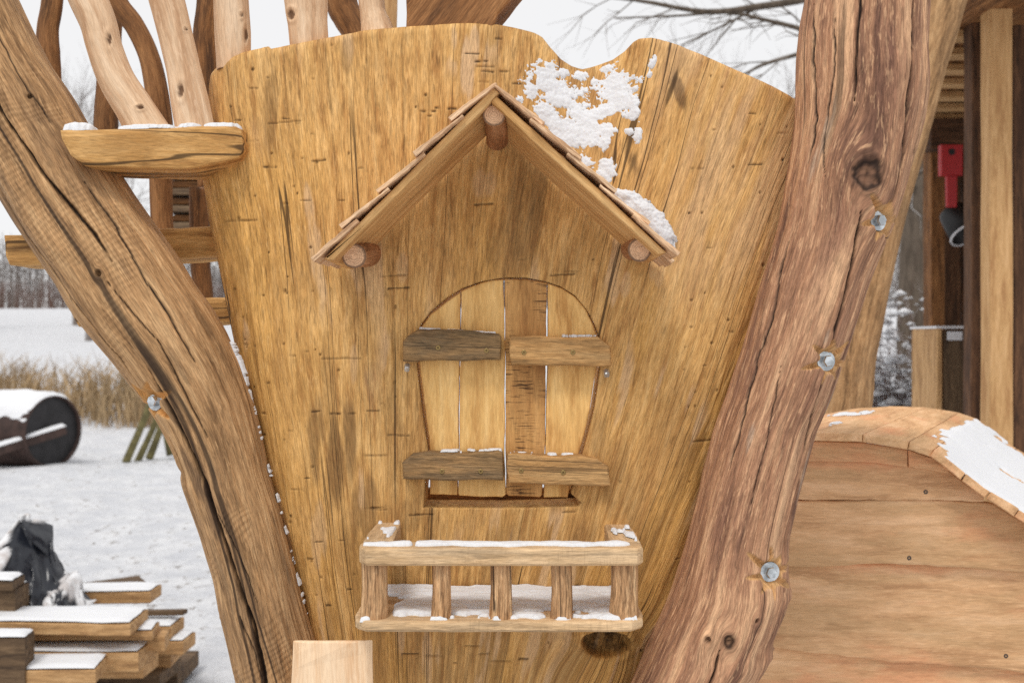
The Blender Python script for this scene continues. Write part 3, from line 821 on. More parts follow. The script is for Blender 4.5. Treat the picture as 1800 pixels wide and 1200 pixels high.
# ------------------------------------------------------------------ arched window shutters in the opening
SY = .014      # front of the shutter planks, a little behind the panel face
def shutter(label, planks, battens, pin):
    root = thing('window_shutter', P(sum(p[0] for p in planks[0][0]) / len(planks[0][0]), 870, SY), label, 'shutter', 'arched window shutters')
    for (o_, m, lab) in planks:
        k = prism('plank', PX(o_, SY), (0, .024, 0), (0, 0, 1), M[m], root, .0025, .0007, .012)
        if lab: k['label'] = lab
    for (o_, m, screws, lab) in battens:
        b = prism('batten', PX(o_, -.022), (0, .034, 0), (1, 0, -.03), M[m], root, .004, .0014, .012)
        if lab: b['label'] = lab
        for (u, v) in screws:
            c = P(u, v, -.0225)
            s_ = disc('screw', c, Vector((0, -1, 0)), .0042, .0036, .0012, M['screw'], b, 16, .0016)
    if pin:
        c = P(pin[0], pin[1] + 2, -.006)
        disc('hinge_pin', c, Vector((0, -.75, -.66)), .0055, .0045, .012, M['zinc'], root, 16)
    return root
A_ = [(737.5, 640), (736, 600), (739, 577), (756, 553), (785, 529), (809, 514), (807.5, 640), (805.5, 794), (803, 869), (755, 869), (755, 794), (753.5, 767), (748.5, 722), (742.5, 675)]
B_ = [(810.5, 512), (826, 504), (845, 497), (865, 492), (885, 490), (886.6, 560), (887.6, 625), (886.6, 690), (887.9, 760), (887.2, 815), (888.6, 869), (883, 873), (808, 871), (805, 868), (807, 794), (809, 640)]
C_ = [(888.0, 490), (925, 491), (960.5, 497), (960, 640), (957, 794), (953, 870), (949, 874), (895, 872), (890, 868), (888.4, 685)]
D_ = [(963, 498), (988, 506), (1010, 522), (1030, 545), (1042, 568), (1049, 590), (1050, 640), (1043, 685), (1037, 719), (1026, 765), (1008, 828), (998, 874), (956, 874), (959, 794), (961.5, 685)]
shutter('left half of the arched shutters, two golden planks under weathered grey battens',
        [(A_, 'shutter', None), (B_, 'shutter', None)],
        [([(736, 577), (770, 576), (820, 580), (877, 587), (880, 592), (879, 632), (800, 635), (709, 635), (708, 600), (718, 590)], 'batten', [(770, 611), (855, 616)], None),
         ([(725, 799), (755, 795), (820, 798), (876, 791), (884, 795), (885, 845), (800, 844), (709, 841), (706, 812)], 'batten', [(777, 828), (845, 828)], None)], (716, 640))
shutter('right half of the arched shutters, one saw-marked plank and paler battens',
        [(C_, 'sawn', 'plank with dark cross saw marks'), (D_, 'shutter', None)],
        [([(898, 591), (950, 590), (1050, 592), (1073, 608), (1075, 643), (980, 643), (899, 643), (895, 630), (895, 600)], 'battenl', [(921, 619), (1007, 619)], None),
         ([(892, 797), (960, 799), (1017, 801), (1050, 807), (1070, 820), (1073, 853), (980, 853), (893, 850), (890, 820)], 'battenl', [(916, 827), (990, 830)], None)], (1066, 650))

# ------------------------------------------------------------------ little gable roof over the window
YF = -.20
rf = thing('gable_roof', P(870, 450, 0), 'small gabled roof of boards and split shingles above the shutters', 'roof')
def roof_board(pts, grain):
    return prism('roof_board', PX(pts, YF), (0, .195, 0), grain, M['roofb'], rf, .003, .0006, .02)
gl = (P(869, 153, YF) - P(573, 455, YF)).normalized(); gr = (P(871, 161, YF) - P(1169, 444, YF)).normalized()
roof_board([(867, 152), (878, 163), (586, 457), (573, 456), (569, 455)], gl)
roof_board([(873, 167.5), (1172, 443), (1163, 446), (1157, 447), (865, 181), (864, 177)], gr)
def shingle_row(a, b, side, k):
    """a = upper end, b = lower end of the row's front edge, in pixels; split pieces side by side into the depth"""
    rng = random.Random(900 + k * 7 + (50 if side > 0 else 0))
    pa, pb = P(a[0], a[1], YF - .012), P(b[0], b[1], YF - .012)
    t = (pb - pa).normalized(); nrm = Vector((t.z, 0, -t.x))
    if nrm.z < 0: nrm = -nrm
    y = 0.0
    while y < .19:
        w = min(rng.uniform(.055, .09), .205 - y)
        if w < .03: break
        ex = rng.uniform(-.004, .004) if y > 0 else 0
        q0, q1 = pa + t * ex, pb + t * (ex + rng.uniform(-.003, .003))
        dy = Vector((0, y + (rng.uniform(-.004, .003) if y == 0 else 0), 0))
        th0, th1 = rng.uniform(.0035, .005), rng.uniform(.006, .0085)
        pts = [q0 + dy, q1 + dy, q1 + dy + nrm * th1, q0 + dy + nrm * th0]
        prism('shingle', pts, (0, w - .003, 0), t, M['shingle'], rf, .001, .0009, .007)
        y += w
for k, (a, b) in enumerate((((874, 147), (792, 214)), ((815, 205), (729, 276)), ((748, 272), (666, 338)), ((685, 333), (600, 401)), ((630, 389), (551, 460)))):
    shingle_row(a, b, -1, k)
for k, (a, b) in enumerate((((869, 151), (951, 220)), ((931, 211), (1017, 281)), ((996, 271), (1081, 339)), ((1053, 327), (1138, 393)), ((1111, 379), (1192, 452)))):
    shingle_row(a, b, 1, k)
def peg(u0, v0, u1, v1, r, y1):
    a, b = P(u0, v0, .03), P(u1, v1, y1)
    m = a.lerp(b, .5) + Vector((.002, 0, .002))
    o = sweep('peg', [a, m, b], [r * 1.04, r * 1.02, r * .98, r * .93], M['bark'], rf, 26, 26, .06, .02, lumpf=20)
    # a dark ring of bark round the sawn face
    o['label'] = 'round peg with bark showing at its sawn end'
peg(874, 250, 869, 202, .0195, -.185)
peg(651, 447, 622, 450, .0215, -.165)
peg(1110, 437, 1124, 439, .0205, -.16)

# ------------------------------------------------------------------ toy balcony
bal = thing('toy_balcony', P(878, 1105, -.1), 'little wooden balcony with five split balusters and snow, below the shutters', 'balcony')
zt = P(0, 1091, -.2).z
def flat(pts, z): return [Vector((x, y, z)) for x, y in pts]
xl, xr = P(618, 1090, -.2).x, P(1136, 1090, -.2).x
prism('floor_board', flat([(xl + .004, .02), (xl, -.05), (xl - .001, -.155), (xl + .004, -.185), (xl + .022, -.2), (-.1, -.204), (.1, -.203), (xr - .022, -.2), (xr - .003, -.182), (xr + .001, -.15), (xr, -.05), (xr - .004, .02)], zt), (0, 0, -.017), (1, 0, 0), M['balc'], bal, .004, .001, .016)
rz = P(0, 963, -.205).z
rh = .028
x0, x1 = P(628, 975, -.2).x, P(1133, 975, -.2).x
prism('rail', flat([(x0 + .004, -.152), (x0, -.17), (x0 + .002, -.19), (x0 + .014, -.205), (-.05, -.206), (.12, -.205), (x1 - .012, -.205), (x1 - .001, -.192), (x1, -.165), (x1 - .004, -.152), (.1, -.151), (-.1, -.153)], rz), (0, 0, -rh), (1, 0, .01), M['balc'], bal, .004, .0008, .016)
prism('rail_arm', flat([(x0 + .002, -.148), (x0 + .0, -.06), (x0 + .004, .03), (x0 + .045, .03), (x0 + .047, -.06), (x0 + .05, -.148)], rz + .002), (0, 0, -rh), (0, 1, 0), M['balc'], bal, .004, .0008, .016)
prism('rail_arm', flat([(x1 - .048, -.148), (x1 - .046, -.06), (x1 - .044, .03), (x1 - .001, .03), (x1 + .002, -.06), (x1 + .001, -.148)], rz - .001), (0, 0, -rh), (0, 1, 0), M['balc'], bal, .004, .0008, .016)
for (ua, ub, uc, ud, yb) in ((634, 681, 632, 682, -.176), (759, 792, 757, 793, -.18), (862, 899, 859, 901, -.18), (968, 1005, 967, 1008, -.18), (1073, 1121, 1069, 1122, -.175)):
    d_ = yb - CAMY
    xt = ((ua + ub) / 2 - 900) / F * d_; xb = ((uc + ud) / 2 - 900) / F * d_
    rt, rb_ = (ub - ua) / 2 / F * d_, (ud - uc) / 2 / F * d_
    sweep('baluster', [(xb, yb, zt - .002), ((xt + xb) / 2 + .001, yb, (zt + rz - rh) / 2), (xt, yb, rz - rh + .003)], [rb_ * 1.0, (rt + rb_) / 2 * .94, rt], M['balus'], bal, 40, 34, .055, .05, flat=.8, lumpf=7)
sweep('baluster', [(x1 - .012, -.115, zt - .002), (x1 - .012, -.115, rz - rh + .002)], [.012, .011], M['balus'], bal, 20, 20, .1, .05)
sweep('baluster', [(x0 + .016, -.10, zt - .002), (x0 + .016, -.10, rz - rh + .002)], [.012, .012], M['balus'], bal, 20, 20, .1, .05)

# ------------------------------------------------------------------ shelf beam, peeled stakes, posts behind
sh = []
zsh = P(0, 226, -.14).z
ob = [(104, 228), (200, 226), (330, 222), (412, 221), (424, 228), (428, 262), (420, 277), (390, 285), (330, 297), (240, 296), (146, 290), (122, 272), (106, 243)]
def beam_y(u): return -.14 + .115 * (u - 104) / 320
beam = prism('shelf_beam', [P(u, v, beam_y(u)) for (u, v) in ob], (0, .125, 0), (1, .35, .03), M['beam'], None, .006, .001, .015)
tag(beam, 'short honey coloured beam wedged between the left log and the panel, stakes standing on it', 'beam')

def stake(name, pts, rads, mat, label, cat, group, y, n=60, flat_=.95, lump=.05, yt=None, eyes=()):
    q = [P(u, v, y + ((yt - y) * i / (len(pts) - 1) if yt is not None else 0)) for i, (u, v) in enumerate(pts)]
    sc_ = (y - CAMY) / F
    o = sweep(name, q, [r * sc_ for r in rads], mat, None, n if name != 'peeled_stake' else 130, 30 if name != 'peeled_stake' else 64, lump, .015, flat=flat_, lumpf=5)
    if eyes:                                  # small dark branch eyes in the wood
        me = o.data; co = np.zeros(len(me.vertices) * 3); me.vertices.foreach_get('co', co); co = co.reshape(-1, 3)
        dd = co[:, 1] - CAMY; uu_ = 900 + co[:, 0] / dd * F; vv_ = 600 - (co[:, 2] - CAMZ) / dd * F
        front = co[:, 1] < y + .004
        dk = np.zeros(len(co))
        for (eu, ev, ru, rv) in eyes:
            r_ = np.hypot((uu_ - eu) / ru, (vv_ - ev) / rv)
            k_ = sstep(1.15, .6, r_ + .25 * fbm(uu_ * .2, vv_ * .2, 7, 2)) * front
            dk = np.maximum(dk, .85 * k_)
            co[:, 1] += .003 * k_ - .003 * np.exp(-((r_ - 1.5) / .5) ** 2) * front
        me.vertices.foreach_set('co', co.ravel())
        a_ = me.attributes.new('dark', 'FLOAT', 'POINT'); a_.data.foreach_set('value', dk.astype(np.float32))
    return tag(o, label, cat, group)
G1 = 'pale peeled stakes'
stake('peeled_stake', [(272, 250), (257, 226), (236, 190), (205, 140), (184, 85), (172, 40), (150, -15), (120, -110)], [38, 36, 33, 31, 30, 31, 33, 32], M['peeled'], 'pale peeled stake bending left, on the shelf beam next to the left log', 'stake', G1, -.04, eyes=[(192, 70, 4, 12), (247, 189, 6, 4)])
stake('peeled_stake', [(346, 248), (343, 226), (334, 180), (322, 120), (308, 60), (293, 0), (262, -110)], [33, 33, 32, 29, 29, 30, 31], M['peeled'], 'pale peeled stake on the right end of the shelf beam, dark knot low down', 'stake', G1, -.005, eyes=[(318, 160, 5, 13), (327, 52, 3, 3)])
stake('peeled_stake', [(411, 125), (409, 60), (406, 0), (402, -110)], [29, 31, 30, 30], M['peeled'], 'pale straight peeled stake on the panel top near its left corner', 'stake', G1, .045, eyes=[(432, 62, 4, 14), (425, 27, 2, 5)])
stake('peeled_stake', [(545, 104), (540, 40), (537, 0), (528, -110)], [33, 34, 37, 36], M['peeled'], 'stout pinkish peeled stake on the panel top, second from the corner', 'stake', G1, .05, eyes=[(512, 26, 6, 9)])
stake('peeled_stake', [(668, 78), (661, 45), (655, 20), (650, -30), (648, -110)], [33, 27, 22, 22, 22], M['peeled'], 'thin peeled stake with a flared foot on the panel top', 'stake', G1, .05)
# the barky block standing on the panel's top
cb = [(717, 66), (714, 0), (716, -110), (985, -110), (935, -50), (896, 0), (876, 24), (862, 66)]
c_ = prism('bark_block', PX(cb, .01), (0, .10, 0), (.75, 0, 1), M['brown'], None, .006, .0015, .02)
tag(c_, 'slanting brown block with dark bark stains on top of the panel above the small roof', 'block')

G2 = 'brown posts standing behind the panel'
stake('brown_post', [(92, 420), (90, 220), (88, 130), (84, 90), (84, 50), (92, 0), (98, -120)], [18, 18, 18, 20, 18, 18, 18], M['brown'], 'brown knotty post behind the left log, farthest left of the posts', 'post', G2, .55)
stake('brown_post', [(186, 420), (186, 225), (190, 150), (193, 60), (190, 0), (188, -120)], [22, 21, 20, 20, 26, 27], M['brown'], 'dark brown forked post behind the leftmost peeled stake', 'post', G2, .62)
stake('brown_post', [(288, 470), (284, 380), (283, 320), (284, 240), (276, 165), (262, 100), (236, 45), (205, 5), (180, -60)], [20, 19, 20, 21, 20, 18, 18, 20, 20], M['brown'], 'brown crooked branch arching down between the two peeled stakes on the beam', 'post', G2, .5)
stake('brown_post', [(368, 330), (362, 120), (362, 60), (370, 0), (374, -120)], [20, 21, 22, 23, 24], M['brown'], 'dark brown post behind the left corner of the panel', 'post', G2, .45)
stake('brown_post', [(700, 330), (660, 180), (632, 70), (612, 30), (600, 0), (580, -110)], [26, 26, 26, 27, 28, 28], M['brown'], 'grey brown leaning post with a knot, behind the pinkish stake', 'post', G2, .6)
stake('brown_post', [(684, 330), (684, 100), (686, 0), (686, -110)], [13, 13, 13, 13], M['shedl'], 'thin pale post behind the stake with the flared foot', 'post', G2, .8)
stake('brown_post', [(361, 900), (360, 640), (357, 520), (352, 460), (350, 330)], [16, 17, 17, 17, 17], M['brown'], 'brown post low behind the left edge of the panel', 'post', G2, .6)

G3 = 'cross beams behind the left log'
cbm = prism('cross_beam', PX([(4, 411), (60, 409), (200, 404), (392, 397), (392, 452), (200, 459), (70, 466), (14, 466), (6, 450)], .10), (0, .11, 0), (1, 0, .03), M['beam'], None, .008, .0015, .02)
tag(cbm, 'upper square cross beam passing behind the left log into the panel', 'beam', G3)
cbm = prism('cross_beam', PX([(119, 535), (200, 530), (405, 521), (405, 570), (200, 576), (152, 578), (134, 574), (122, 552)], .38), (0, .11, 0), (1, 0, .03), M['beam'], None, .012, .0015, .02)
tag(cbm, 'lower cross beam, its chamfered end showing left of the left log', 'beam', G3)
# stacked boards seen through the gap
st_ = thing('board_stack', P(325, 405, 3.2), 'brown boards stacked flat, seen in the gap under the shelf beam', 'boards')
for k in range(7):
    a, b = P(280 + 6 * (k % 3), 402 - k * 15, 3.2), P(352, 391 - k * 15, 3.2)
    box('board', (a.x, 3.2 + .04 * (k % 2), a.z), (b.x + .1, 3.5, b.z), M['brown'] if k % 2 else M['lumberd'], st_, 'x', .004, .001)

# board at the bottom edge, close to the camera
pb = prism('pine_board', PX([(514, 1125), (641, 1125), (644, 1300), (505, 1300)], -.16), (.013, .012, -.003), (-.03, 0, 1), M['pine'], None, .004, .0004, .02)
tag(pb, 'pale freshly sawn pine board end standing at the bottom edge before the panel', 'board')

# ------------------------------------------------------------------ arched playhouse to the right
ap = thing('arched_playhouse', P(1600, 1400, .5), 'low playhouse of horizontal planks with an arched, snow dusted plank top, right of the panel', 'playhouse')
AY = .35
arc = [(1150, 806), (1250, 782), (1340, 766), (1430, 760), (1517, 763), (1597, 776), (1643, 791), (1697, 833), (1727, 856), (1800, 902), (1880, 962), (1960, 1030), (2050, 1115)]
arc_u = np.array([a[0] for a in arc], float); arc_v = np.array([a[1] for a in arc], float)
def arc_at(u): return float(np.interp(u, arc_u, arc_v))
def wplank(top, bot, y, lab=None, u0=1150, u1=1950):
    us = [u0 + (u1 - u0) * k / 40 for k in range(41)]
    rng = random.Random(int(top[0][1]))
    tu = np.array(top, float); bu = np.array(bot, float)
    T = []; B = []
    for u in us:
        tv = max(float(np.interp(u, tu[:, 0], tu[:, 1])), arc_at(u) + 12); bv2 = float(np.interp(u, bu[:, 0], bu[:, 1])) + rng.uniform(-1.2, 1.2)
        if bv2 > tv + 4:
            T.append((u, tv)); B.append((u, bv2))
    o = prism('plank', PX(T + B[::-1], y), (0, .028, 0), (1, 0, -.015), M['wallp'], ap, .005, .0016, .03)
    if lab: o['label'] = lab
    return o
p1 = wplank([(1150, 790), (1950, 790)], [(1150, 880), (1420, 879), (1530, 879), (1600, 876), (1700, 880), (1950, 884)], AY)
p2 = wplank([(1150, 880), (1420, 879.5), (1530, 879.5), (1600, 876.5), (1700, 880.5), (1950, 884.5)], [(1150, 998), (1390, 996), (1560, 990), (1680, 999), (1800, 1006), (1950, 1012)], AY + .006)
p3 = wplank([(1150, 985), (1390, 985), (1800, 992), (1950, 998)], [(1150, 1134), (1360, 1140), (1480, 1152), (1600, 1166), (1700, 1172), (1800, 1184), (1950, 1196)], AY + .026)
p4 = wplank([(1150, 1120), (1360, 1128), (1800, 1172), (1950, 1184)], [(1150, 1300), (1950, 1300)], AY + .044)
p5 = wplank([(1150, 1301), (1950, 1301)], [(1150, 1420), (1950, 1420)], AY + .05)
for (u, v, pp, y) in ((1627, 864, p1, AY), (1598, 980, p2, AY + .006), (1768, 1152, p3, AY + .026), (1483, 776, p1, AY - .04)):
    if u == 1483: continue
    disc('screw', P(u, v, y + .0005), Vector((0, -1, 0)), .0048, .0042, .0012, M['screwd'], pp, 16, .0018)
# curved ribs under the plank ends
for (ua, ub) in ((1200, 1595), (1597, 1668)):
    T = [(u, arc_at(u) + 15) for u in np.linspace(ua, ub, 16)]
    def low(u): return float(np.interp(u, [1200, 1420, 1529, 1593, 1640, 1670], [850, 810, 812, 820, 826, 832]))
    B = [(u, max(low(u), arc_at(u) + 16)) for u in np.linspace(ua, ub, 16)]
    prism('rib', PX(T + B[::-1], AY - .012), (0, .016, 0), (1, 0, -.1), M['wallp'], ap, .002, .0006, .03)
# plank tops laid side by side over the arch
edges = [1150, 1235, 1330, 1424, 1516, 1598, 1641, 1697, 1740, 1790, 1845, 1900, 1960]
RY0, RD = AY - .05, .84
for i in range(len(edges) - 1):
    ua, ub = edges[i] + .8, edges[i + 1] - .8
    T = [(u, arc_at(u)) for u in np.linspace(ua, ub, 5)]
    sl = (arc_at(ub) - arc_at(ua)) / (ub - ua)
    ln = math.hypot(1, sl); nx_, nv_ = -sl / ln, 1 / ln
    B = [(u + nx_ * 14, v + nv_ * 14) for (u, v) in T[::-1]]
    prism('top_plank', PX(T + B, RY0 + random.uniform(-.004, .004)), (.48, RD, 0), (.48, RD, 0), M['wallp'], ap, .003, .0006, .03)
# snow on the arch
au = np.linspace(1330, 1955, 210); ay = np.linspace(RY0 + .005, RY0 + RD - .01, 110)
AU, AYY = np.meshgrid(au, ay)
AV = np.interp(AU, arc_u, arc_v)
dsc = (RY0 - CAMY) / F
bx_ = (AU - 900) * dsc; bz_ = CAMZ + (600 - AV) * dsc
base = np.stack([bx_ + .48 * (AYY - RY0) / RD, AYY, bz_ + .002], -1)
tx = np.gradient(bx_, axis=1); tz = np.gradient(bz_, axis=1); tl = np.hypot(tx, tz)
nrm = np.stack([-tz / tl, 0 * tx, tx / tl], -1)
cov = sstep(1590, 1680, AU) * .62 + .05 + .5 * fbm(AU * .012, AYY * 8, 101, 4) + .22 * fbm(AU * .05, AYY * 22, 103, 3) - .5 * sstep(RY0 + RD - .3, RY0 + RD, AYY) - .35 * sstep(RY0 + .1, RY0, AYY) * sstep(1700, 1640, AU) - .1 * sstep(1420, 1500, AU) * sstep(1600, 1560, AU)
jo = np.zeros_like(AU)
for e_ in edges:
    jo = np.maximum(jo, np.exp(-((AU - e_) / 3.5) ** 2))
cov = cov + jo * .12 * sstep(1500, 1400, AU) - .25 * np.exp(-((AU - 1522) / 7) ** 2)
h = np.where(cov > .33, .0012 + .005 * np.sqrt(np.clip(cov - .33, 0, .6)) + .0006 * fbm(AU * .1, AYY * 90, 105, 2), -1)
snow_sheet('snow', base, nrm, h, 'thin snow lying on the arched plank top at right')

# ------------------------------------------------------------------ log standing behind the right log
bl = sweep('back_log', [P(u, v, 1.5) for (u, v) in ((1474, 800), (1488, 710), (1495, 633), (1505, 577), (1521, 497), (1541, 410), (1555, 350), (1569, 300), (1590, 225), (1608, 162), (1625, 100), (1655, 0), (1692, -120))],
           [q * 3.25 / F for q in (43, 42, 42, 42, 42, 42, 42)], M['tanlog'], None, 110, 40, .05, .015)
tag(bl, 'slanting brown log behind the right log, standing beyond the arched playhouse', 'log')

# ------------------------------------------------------------------ open shed
shd = thing('wooden_shed', (2.6, 3.2, 0), 'open timber shed with dark posts, one pale stud and battened roof at the right edge', 'shed')
def dbox(name, u0, u1, v0, v1, y, dep, mat, grain='z', par=shd):
    a, b = P(u0, v1, y), P(u1, v0, y)
    return box(name, (a.x, y, a.z), (b.x, y + dep, b.z), mat, par, grain, .006, .002)
dbox('post', 1741, 1781, -260, 1330, 2.25, .09, M['shedl'])
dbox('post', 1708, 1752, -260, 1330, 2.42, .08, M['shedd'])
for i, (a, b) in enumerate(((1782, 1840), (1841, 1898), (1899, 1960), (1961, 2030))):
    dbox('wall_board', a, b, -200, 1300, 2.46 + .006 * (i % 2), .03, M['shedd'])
dbox('beam', 1640, 2100, -40, 12, 2.36, .06, M['lumberd'], 'x')
dbox('post', 1637, 1662, 190, 1000, 4.15, .12, M['brown'])
for i in range(9):
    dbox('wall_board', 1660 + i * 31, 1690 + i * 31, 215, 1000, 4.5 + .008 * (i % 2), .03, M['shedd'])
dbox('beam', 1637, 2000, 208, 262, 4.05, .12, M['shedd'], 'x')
zr = 2.80
for k in range(7):
    yb = 2.50 + k * .262
    box('roof_batten', (1.62, yb, zr), (4.6, yb + .10, zr + .035), M['shedl'], shd, 'x', .004, .002)
for k in range(15):
    box('roof_board', (1.58 + k * .2, 1.8, zr + .037), (1.775 + k * .2, 4.6, zr + .06), M['brown'], shd, 'y', .004, .002)
# side wall boards far right keep the inside dark
for k in range(12):
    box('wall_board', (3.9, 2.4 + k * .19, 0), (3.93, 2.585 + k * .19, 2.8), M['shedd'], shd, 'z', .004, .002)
# things in the shed
rt = thing('red_tool', P(1673, 365, 3.7), 'red flat-headed tool hanging on the back wall of the shed', 'tool')
dbox('tool_head', 1655, 1693, 254, 308, 3.7, .05, M['red'], 'z', rt)
dbox('tool_arm', 1665, 1683, 309, 364, 3.71, .03, M['red'], 'z', rt)
c0 = P(1673, 267, 3.699); disc('tool_hole', c0, Vector((0, -1, 0)), .018, .018, .002, M['blackp'], rt, 16)
bk = thing('black_bucket', P(1673, 432, 3.75), 'black bucket with a white rim hanging tilted in the shed', 'bucket')
def bucket():
    ax = Vector((.25, -.55, -.8)).normalized(); c = P(1674, 372, 3.9)
    e1 = ax.orthogonal().normalized(); e2 = ax.cross(e1)
    V = []; Fc = []; seg = 28
    prof = [(.0001, 0), (.075, 0), (.08, .02), (.095, .17), (.088, .17), (.07, .02), (.0001, .02)]
    for r, z_ in prof:
        for k in range(seg):
            a = 2 * math.pi * k / seg
            V.append(c + ax * z_ + (e1 * math.cos(a) + e2 * math.sin(a)) * r)
    for i in range(len(prof) - 1):
        for k in range(seg):
            Fc.append([i * seg + k, i * seg + (k + 1) % seg, (i + 1) * seg + (k + 1) % seg, (i + 1) * seg + k])
    mk('body', V, Fc, M['blackp'], bk)
    disc('rim', c + ax * .168, ax, .099, .099, .008, M['white'], bk, 28, .09)
bucket()
cr = thing('crate', P(1668, 1010, 3.0), 'tall pale board crate with a white label standing before the shed', 'crate')
dbox('side_board', 1647, 1657, 577, 1010, 3.0, .3, M['lumber'], 'z', cr)
dbox('front_board', 1657.6, 1720, 580, 1010, 3.01, .02, M['lumberd'], 'z', cr)
dbox('top_board', 1646, 1722, 573, 576.5, 2.99, .32, M['white'], 'x', cr)
dbox('label_card', 1665, 1692, 582, 598, 3.003, .004, M['white'], 'x', cr)

# ------------------------------------------------------------------ bare trees, hedge, reeds
def tube_raw(a, b, ra, rb, seg=4):
    a, b = np.array(a), np.array(b)
    t = b - a; t = t / (np.linalg.norm(t) + 1e-9)
    ref = np.array([0, 0, 1.0]) if abs(t[2]) < .9 else np.array([1.0, 0, 0])
    e1 = np.cross(t, ref); e1 /= np.linalg.norm(e1); e2 = np.cross(t, e1)
    th = np.arange(seg) * 2 * np.pi / seg
    c, s_ = np.cos(th)[:, None], np.sin(th)[:, None]
    return np.vstack([a + ra * (c * e1 + s_ * e2), b + rb * (c * e1 + s_ * e2)])
def segs_mesh(name, segs, mat, parent=None, seg=4):
    V = []; Fq = []
    j = np.arange(seg); j2 = (j + 1) % seg
    f0 = np.stack([j, j2, seg + j2, seg + j], -1)
    n = 0
    for (a, b, ra, rb) in segs:
        V.append(tube_raw(a, b, ra, rb, seg)); Fq.append(f0 + n); n += 2 * seg
    return mk(name, np.vstack(V), np.vstack(Fq), mat, parent)
def grow(rng, p, d, L, r, lvl, maxl, segs, droop=.0, spread=.55, up=.12):
    steps = 3 if lvl < maxl else 2
    for k in range(steps):
        d = (d + Vector((rng.gauss(0, .16), rng.gauss(0, .16), rng.gauss(0, .12) + up - droop * lvl))).normalized()
        q = p + d * (L / steps)
        r2 = r * (.86 if lvl < maxl else .6)
        segs.append((tuple(p), tuple(q), r, r2))
        if lvl < maxl:
            for _ in range(2 if lvl > 0 else 3):
                a = rng.uniform(0, 2 * math.pi)
                o_ = d.orthogonal().normalized(); o2 = d.cross(o_)
                nd = (d * (1 - spread * .5) + (o_ * math.cos(a) + o2 * math.sin(a)) * spread * rng.uniform(.8, 1.4)).normalized()
                grow(rng, q, nd, L * rng.uniform(.5, .78), r2 * .62, lvl + 1, maxl, segs, droop, spread, up)
        p, r = q, r2
def tree(name, label, x, y, H, r, seed, mat, group, maxl=3, droop=0, trunkf=.35):
    rng = random.Random(seed)
    z = gz(x, y)
    root = thing(name, (x, y, z - .1), label, 'tree', group)
    b = Vector((x, y, z - .1)); top = b + Vector((rng.gauss(0, .03), 0, 1)) * H * trunkf
    tr = [(tuple(b), tuple(b.lerp(top, .4)), r * 1.25, r), (tuple(b.lerp(top, .4)), tuple(top), r, r * .82)]
    segs_mesh('trunk', tr, mat, root, 10)
    segs = []
    grow(rng, top, (top - b).normalized(), H * .42, r * .8, 0, maxl, segs, droop)
    for k in range(3):
        q = b.lerp(top, rng.uniform(.6, .98)); a = rng.uniform(0, 6.28)
        grow(rng, q, Vector((math.cos(a), math.sin(a), .7)).normalized(), H * .3, r * .5, 1, maxl, segs, droop)
    segs_mesh('crown', segs, mat, root, 3)
    return root
G4 = 'bare trees far behind'
far = [(-40, 58, 13, .20, 'tall bare frosted tree farthest left, beyond the field'), (-33.5, 52, 12, .17, 'bare tree behind the top of the left log'), (-27, 60, 14, .2, 'bare tree seen between the left log and the peeled stakes'),
       (-22, 50, 11, .16, 'bare tree seen past the crooked brown branch'), (-14, 62, 15, .2, 'bare tree seen over the panel between the straight stakes'), (-6, 54, 13, .18, 'bare tree rising behind the bark block'),
       (3, 60, 15, .2, 'bare tree seen above the notch in the panel'), (10, 52, 13, .18, 'bare tree above the right shoulder of the panel'), (17, 58, 15, .2, 'bare tree hidden mostly by the right log'), (-47, 66, 15, .2, 'bare tree at the far left edge')]
for i, (x, y, H, r, lab) in enumerate(far):
    tree('bare_tree', lab, x, y, H, r, 40 + i, M['twig'], G4)
# tree near the shed, its limbs reaching over the panel
nt = thing('bare_tree', (3.75, 7.2, gz(3.75, 7.2)), 'dark trunked tree by the shed with limbs reaching over the panel', 'tree', 'bare trees near the playground')
sweep('trunk', [P(1604, 1000, 7.2), P(1604, 700, 7.2), P(1607, 520, 7.2), P(1611, 380, 7.2), P(1614, 240, 7.2), P(1622, 60, 7.2), P(1632, -200, 7.2)], [.17, .145, .135, .125, .12, .115, .10], M['bark2'], nt, 60, 24, .08, .05)
limbs = []
rng = random.Random(77)
def limb(pts, r0, r1, y):
    q = catmull([P(u, v, y + dy) for (u, v, dy) in pts], 18)
    rr = np.linspace(r0, r1, 18)
    for i in range(17):
        limbs.append((tuple(q[i]), tuple(q[i + 1]), rr[i], rr[i + 1]))
        if i > 4:
            if rng.random() < .55:
                d = Vector(q[i + 1]) - Vector(q[i]); d.normalize()
                nd = (d + Vector((rng.gauss(0, .5), rng.gauss(0, .5), rng.gauss(-.05, .55)))).normalized()
                grow(rng, Vector(q[i]), nd, rng.uniform(.3, .8), rr[i] * .36, 2, 3, limbs, .02, .6, 0)
for (pts_, r0_, r1_) in (([(1625, -40, 0), (1520, -25, -.1), (1405, 0, -.2), (1330, 12, -.3), (1270, 20, -.3), (1215, 18, -.4), (1130, 2, -.4), (1040, -8, -.5)], .05, .012),
                         ([(1625, 120, 0), (1500, 80, .3), (1405, 50, .4), (1340, 34, .5), (1280, 22, .5), (1190, 28, .6), (1080, 32, .7)], .034, .008),
                         ([(1622, 60, 0), (1500, 70, -.3), (1400, 96, -.5), (1340, 114, -.6), (1300, 134, -.7), (1240, 146, -.7)], .03, .008),
                         ([(1612, 330, 0), (1600, 318, -.4), (1640, 290, -.6), (1700, 250, -.7)], .02, .008)):
    limbs.clear()
    limb(pts_, r0_, r1_, 7.2)
    segs_mesh('limb', list(limbs), M['bark2'], nt, 5)
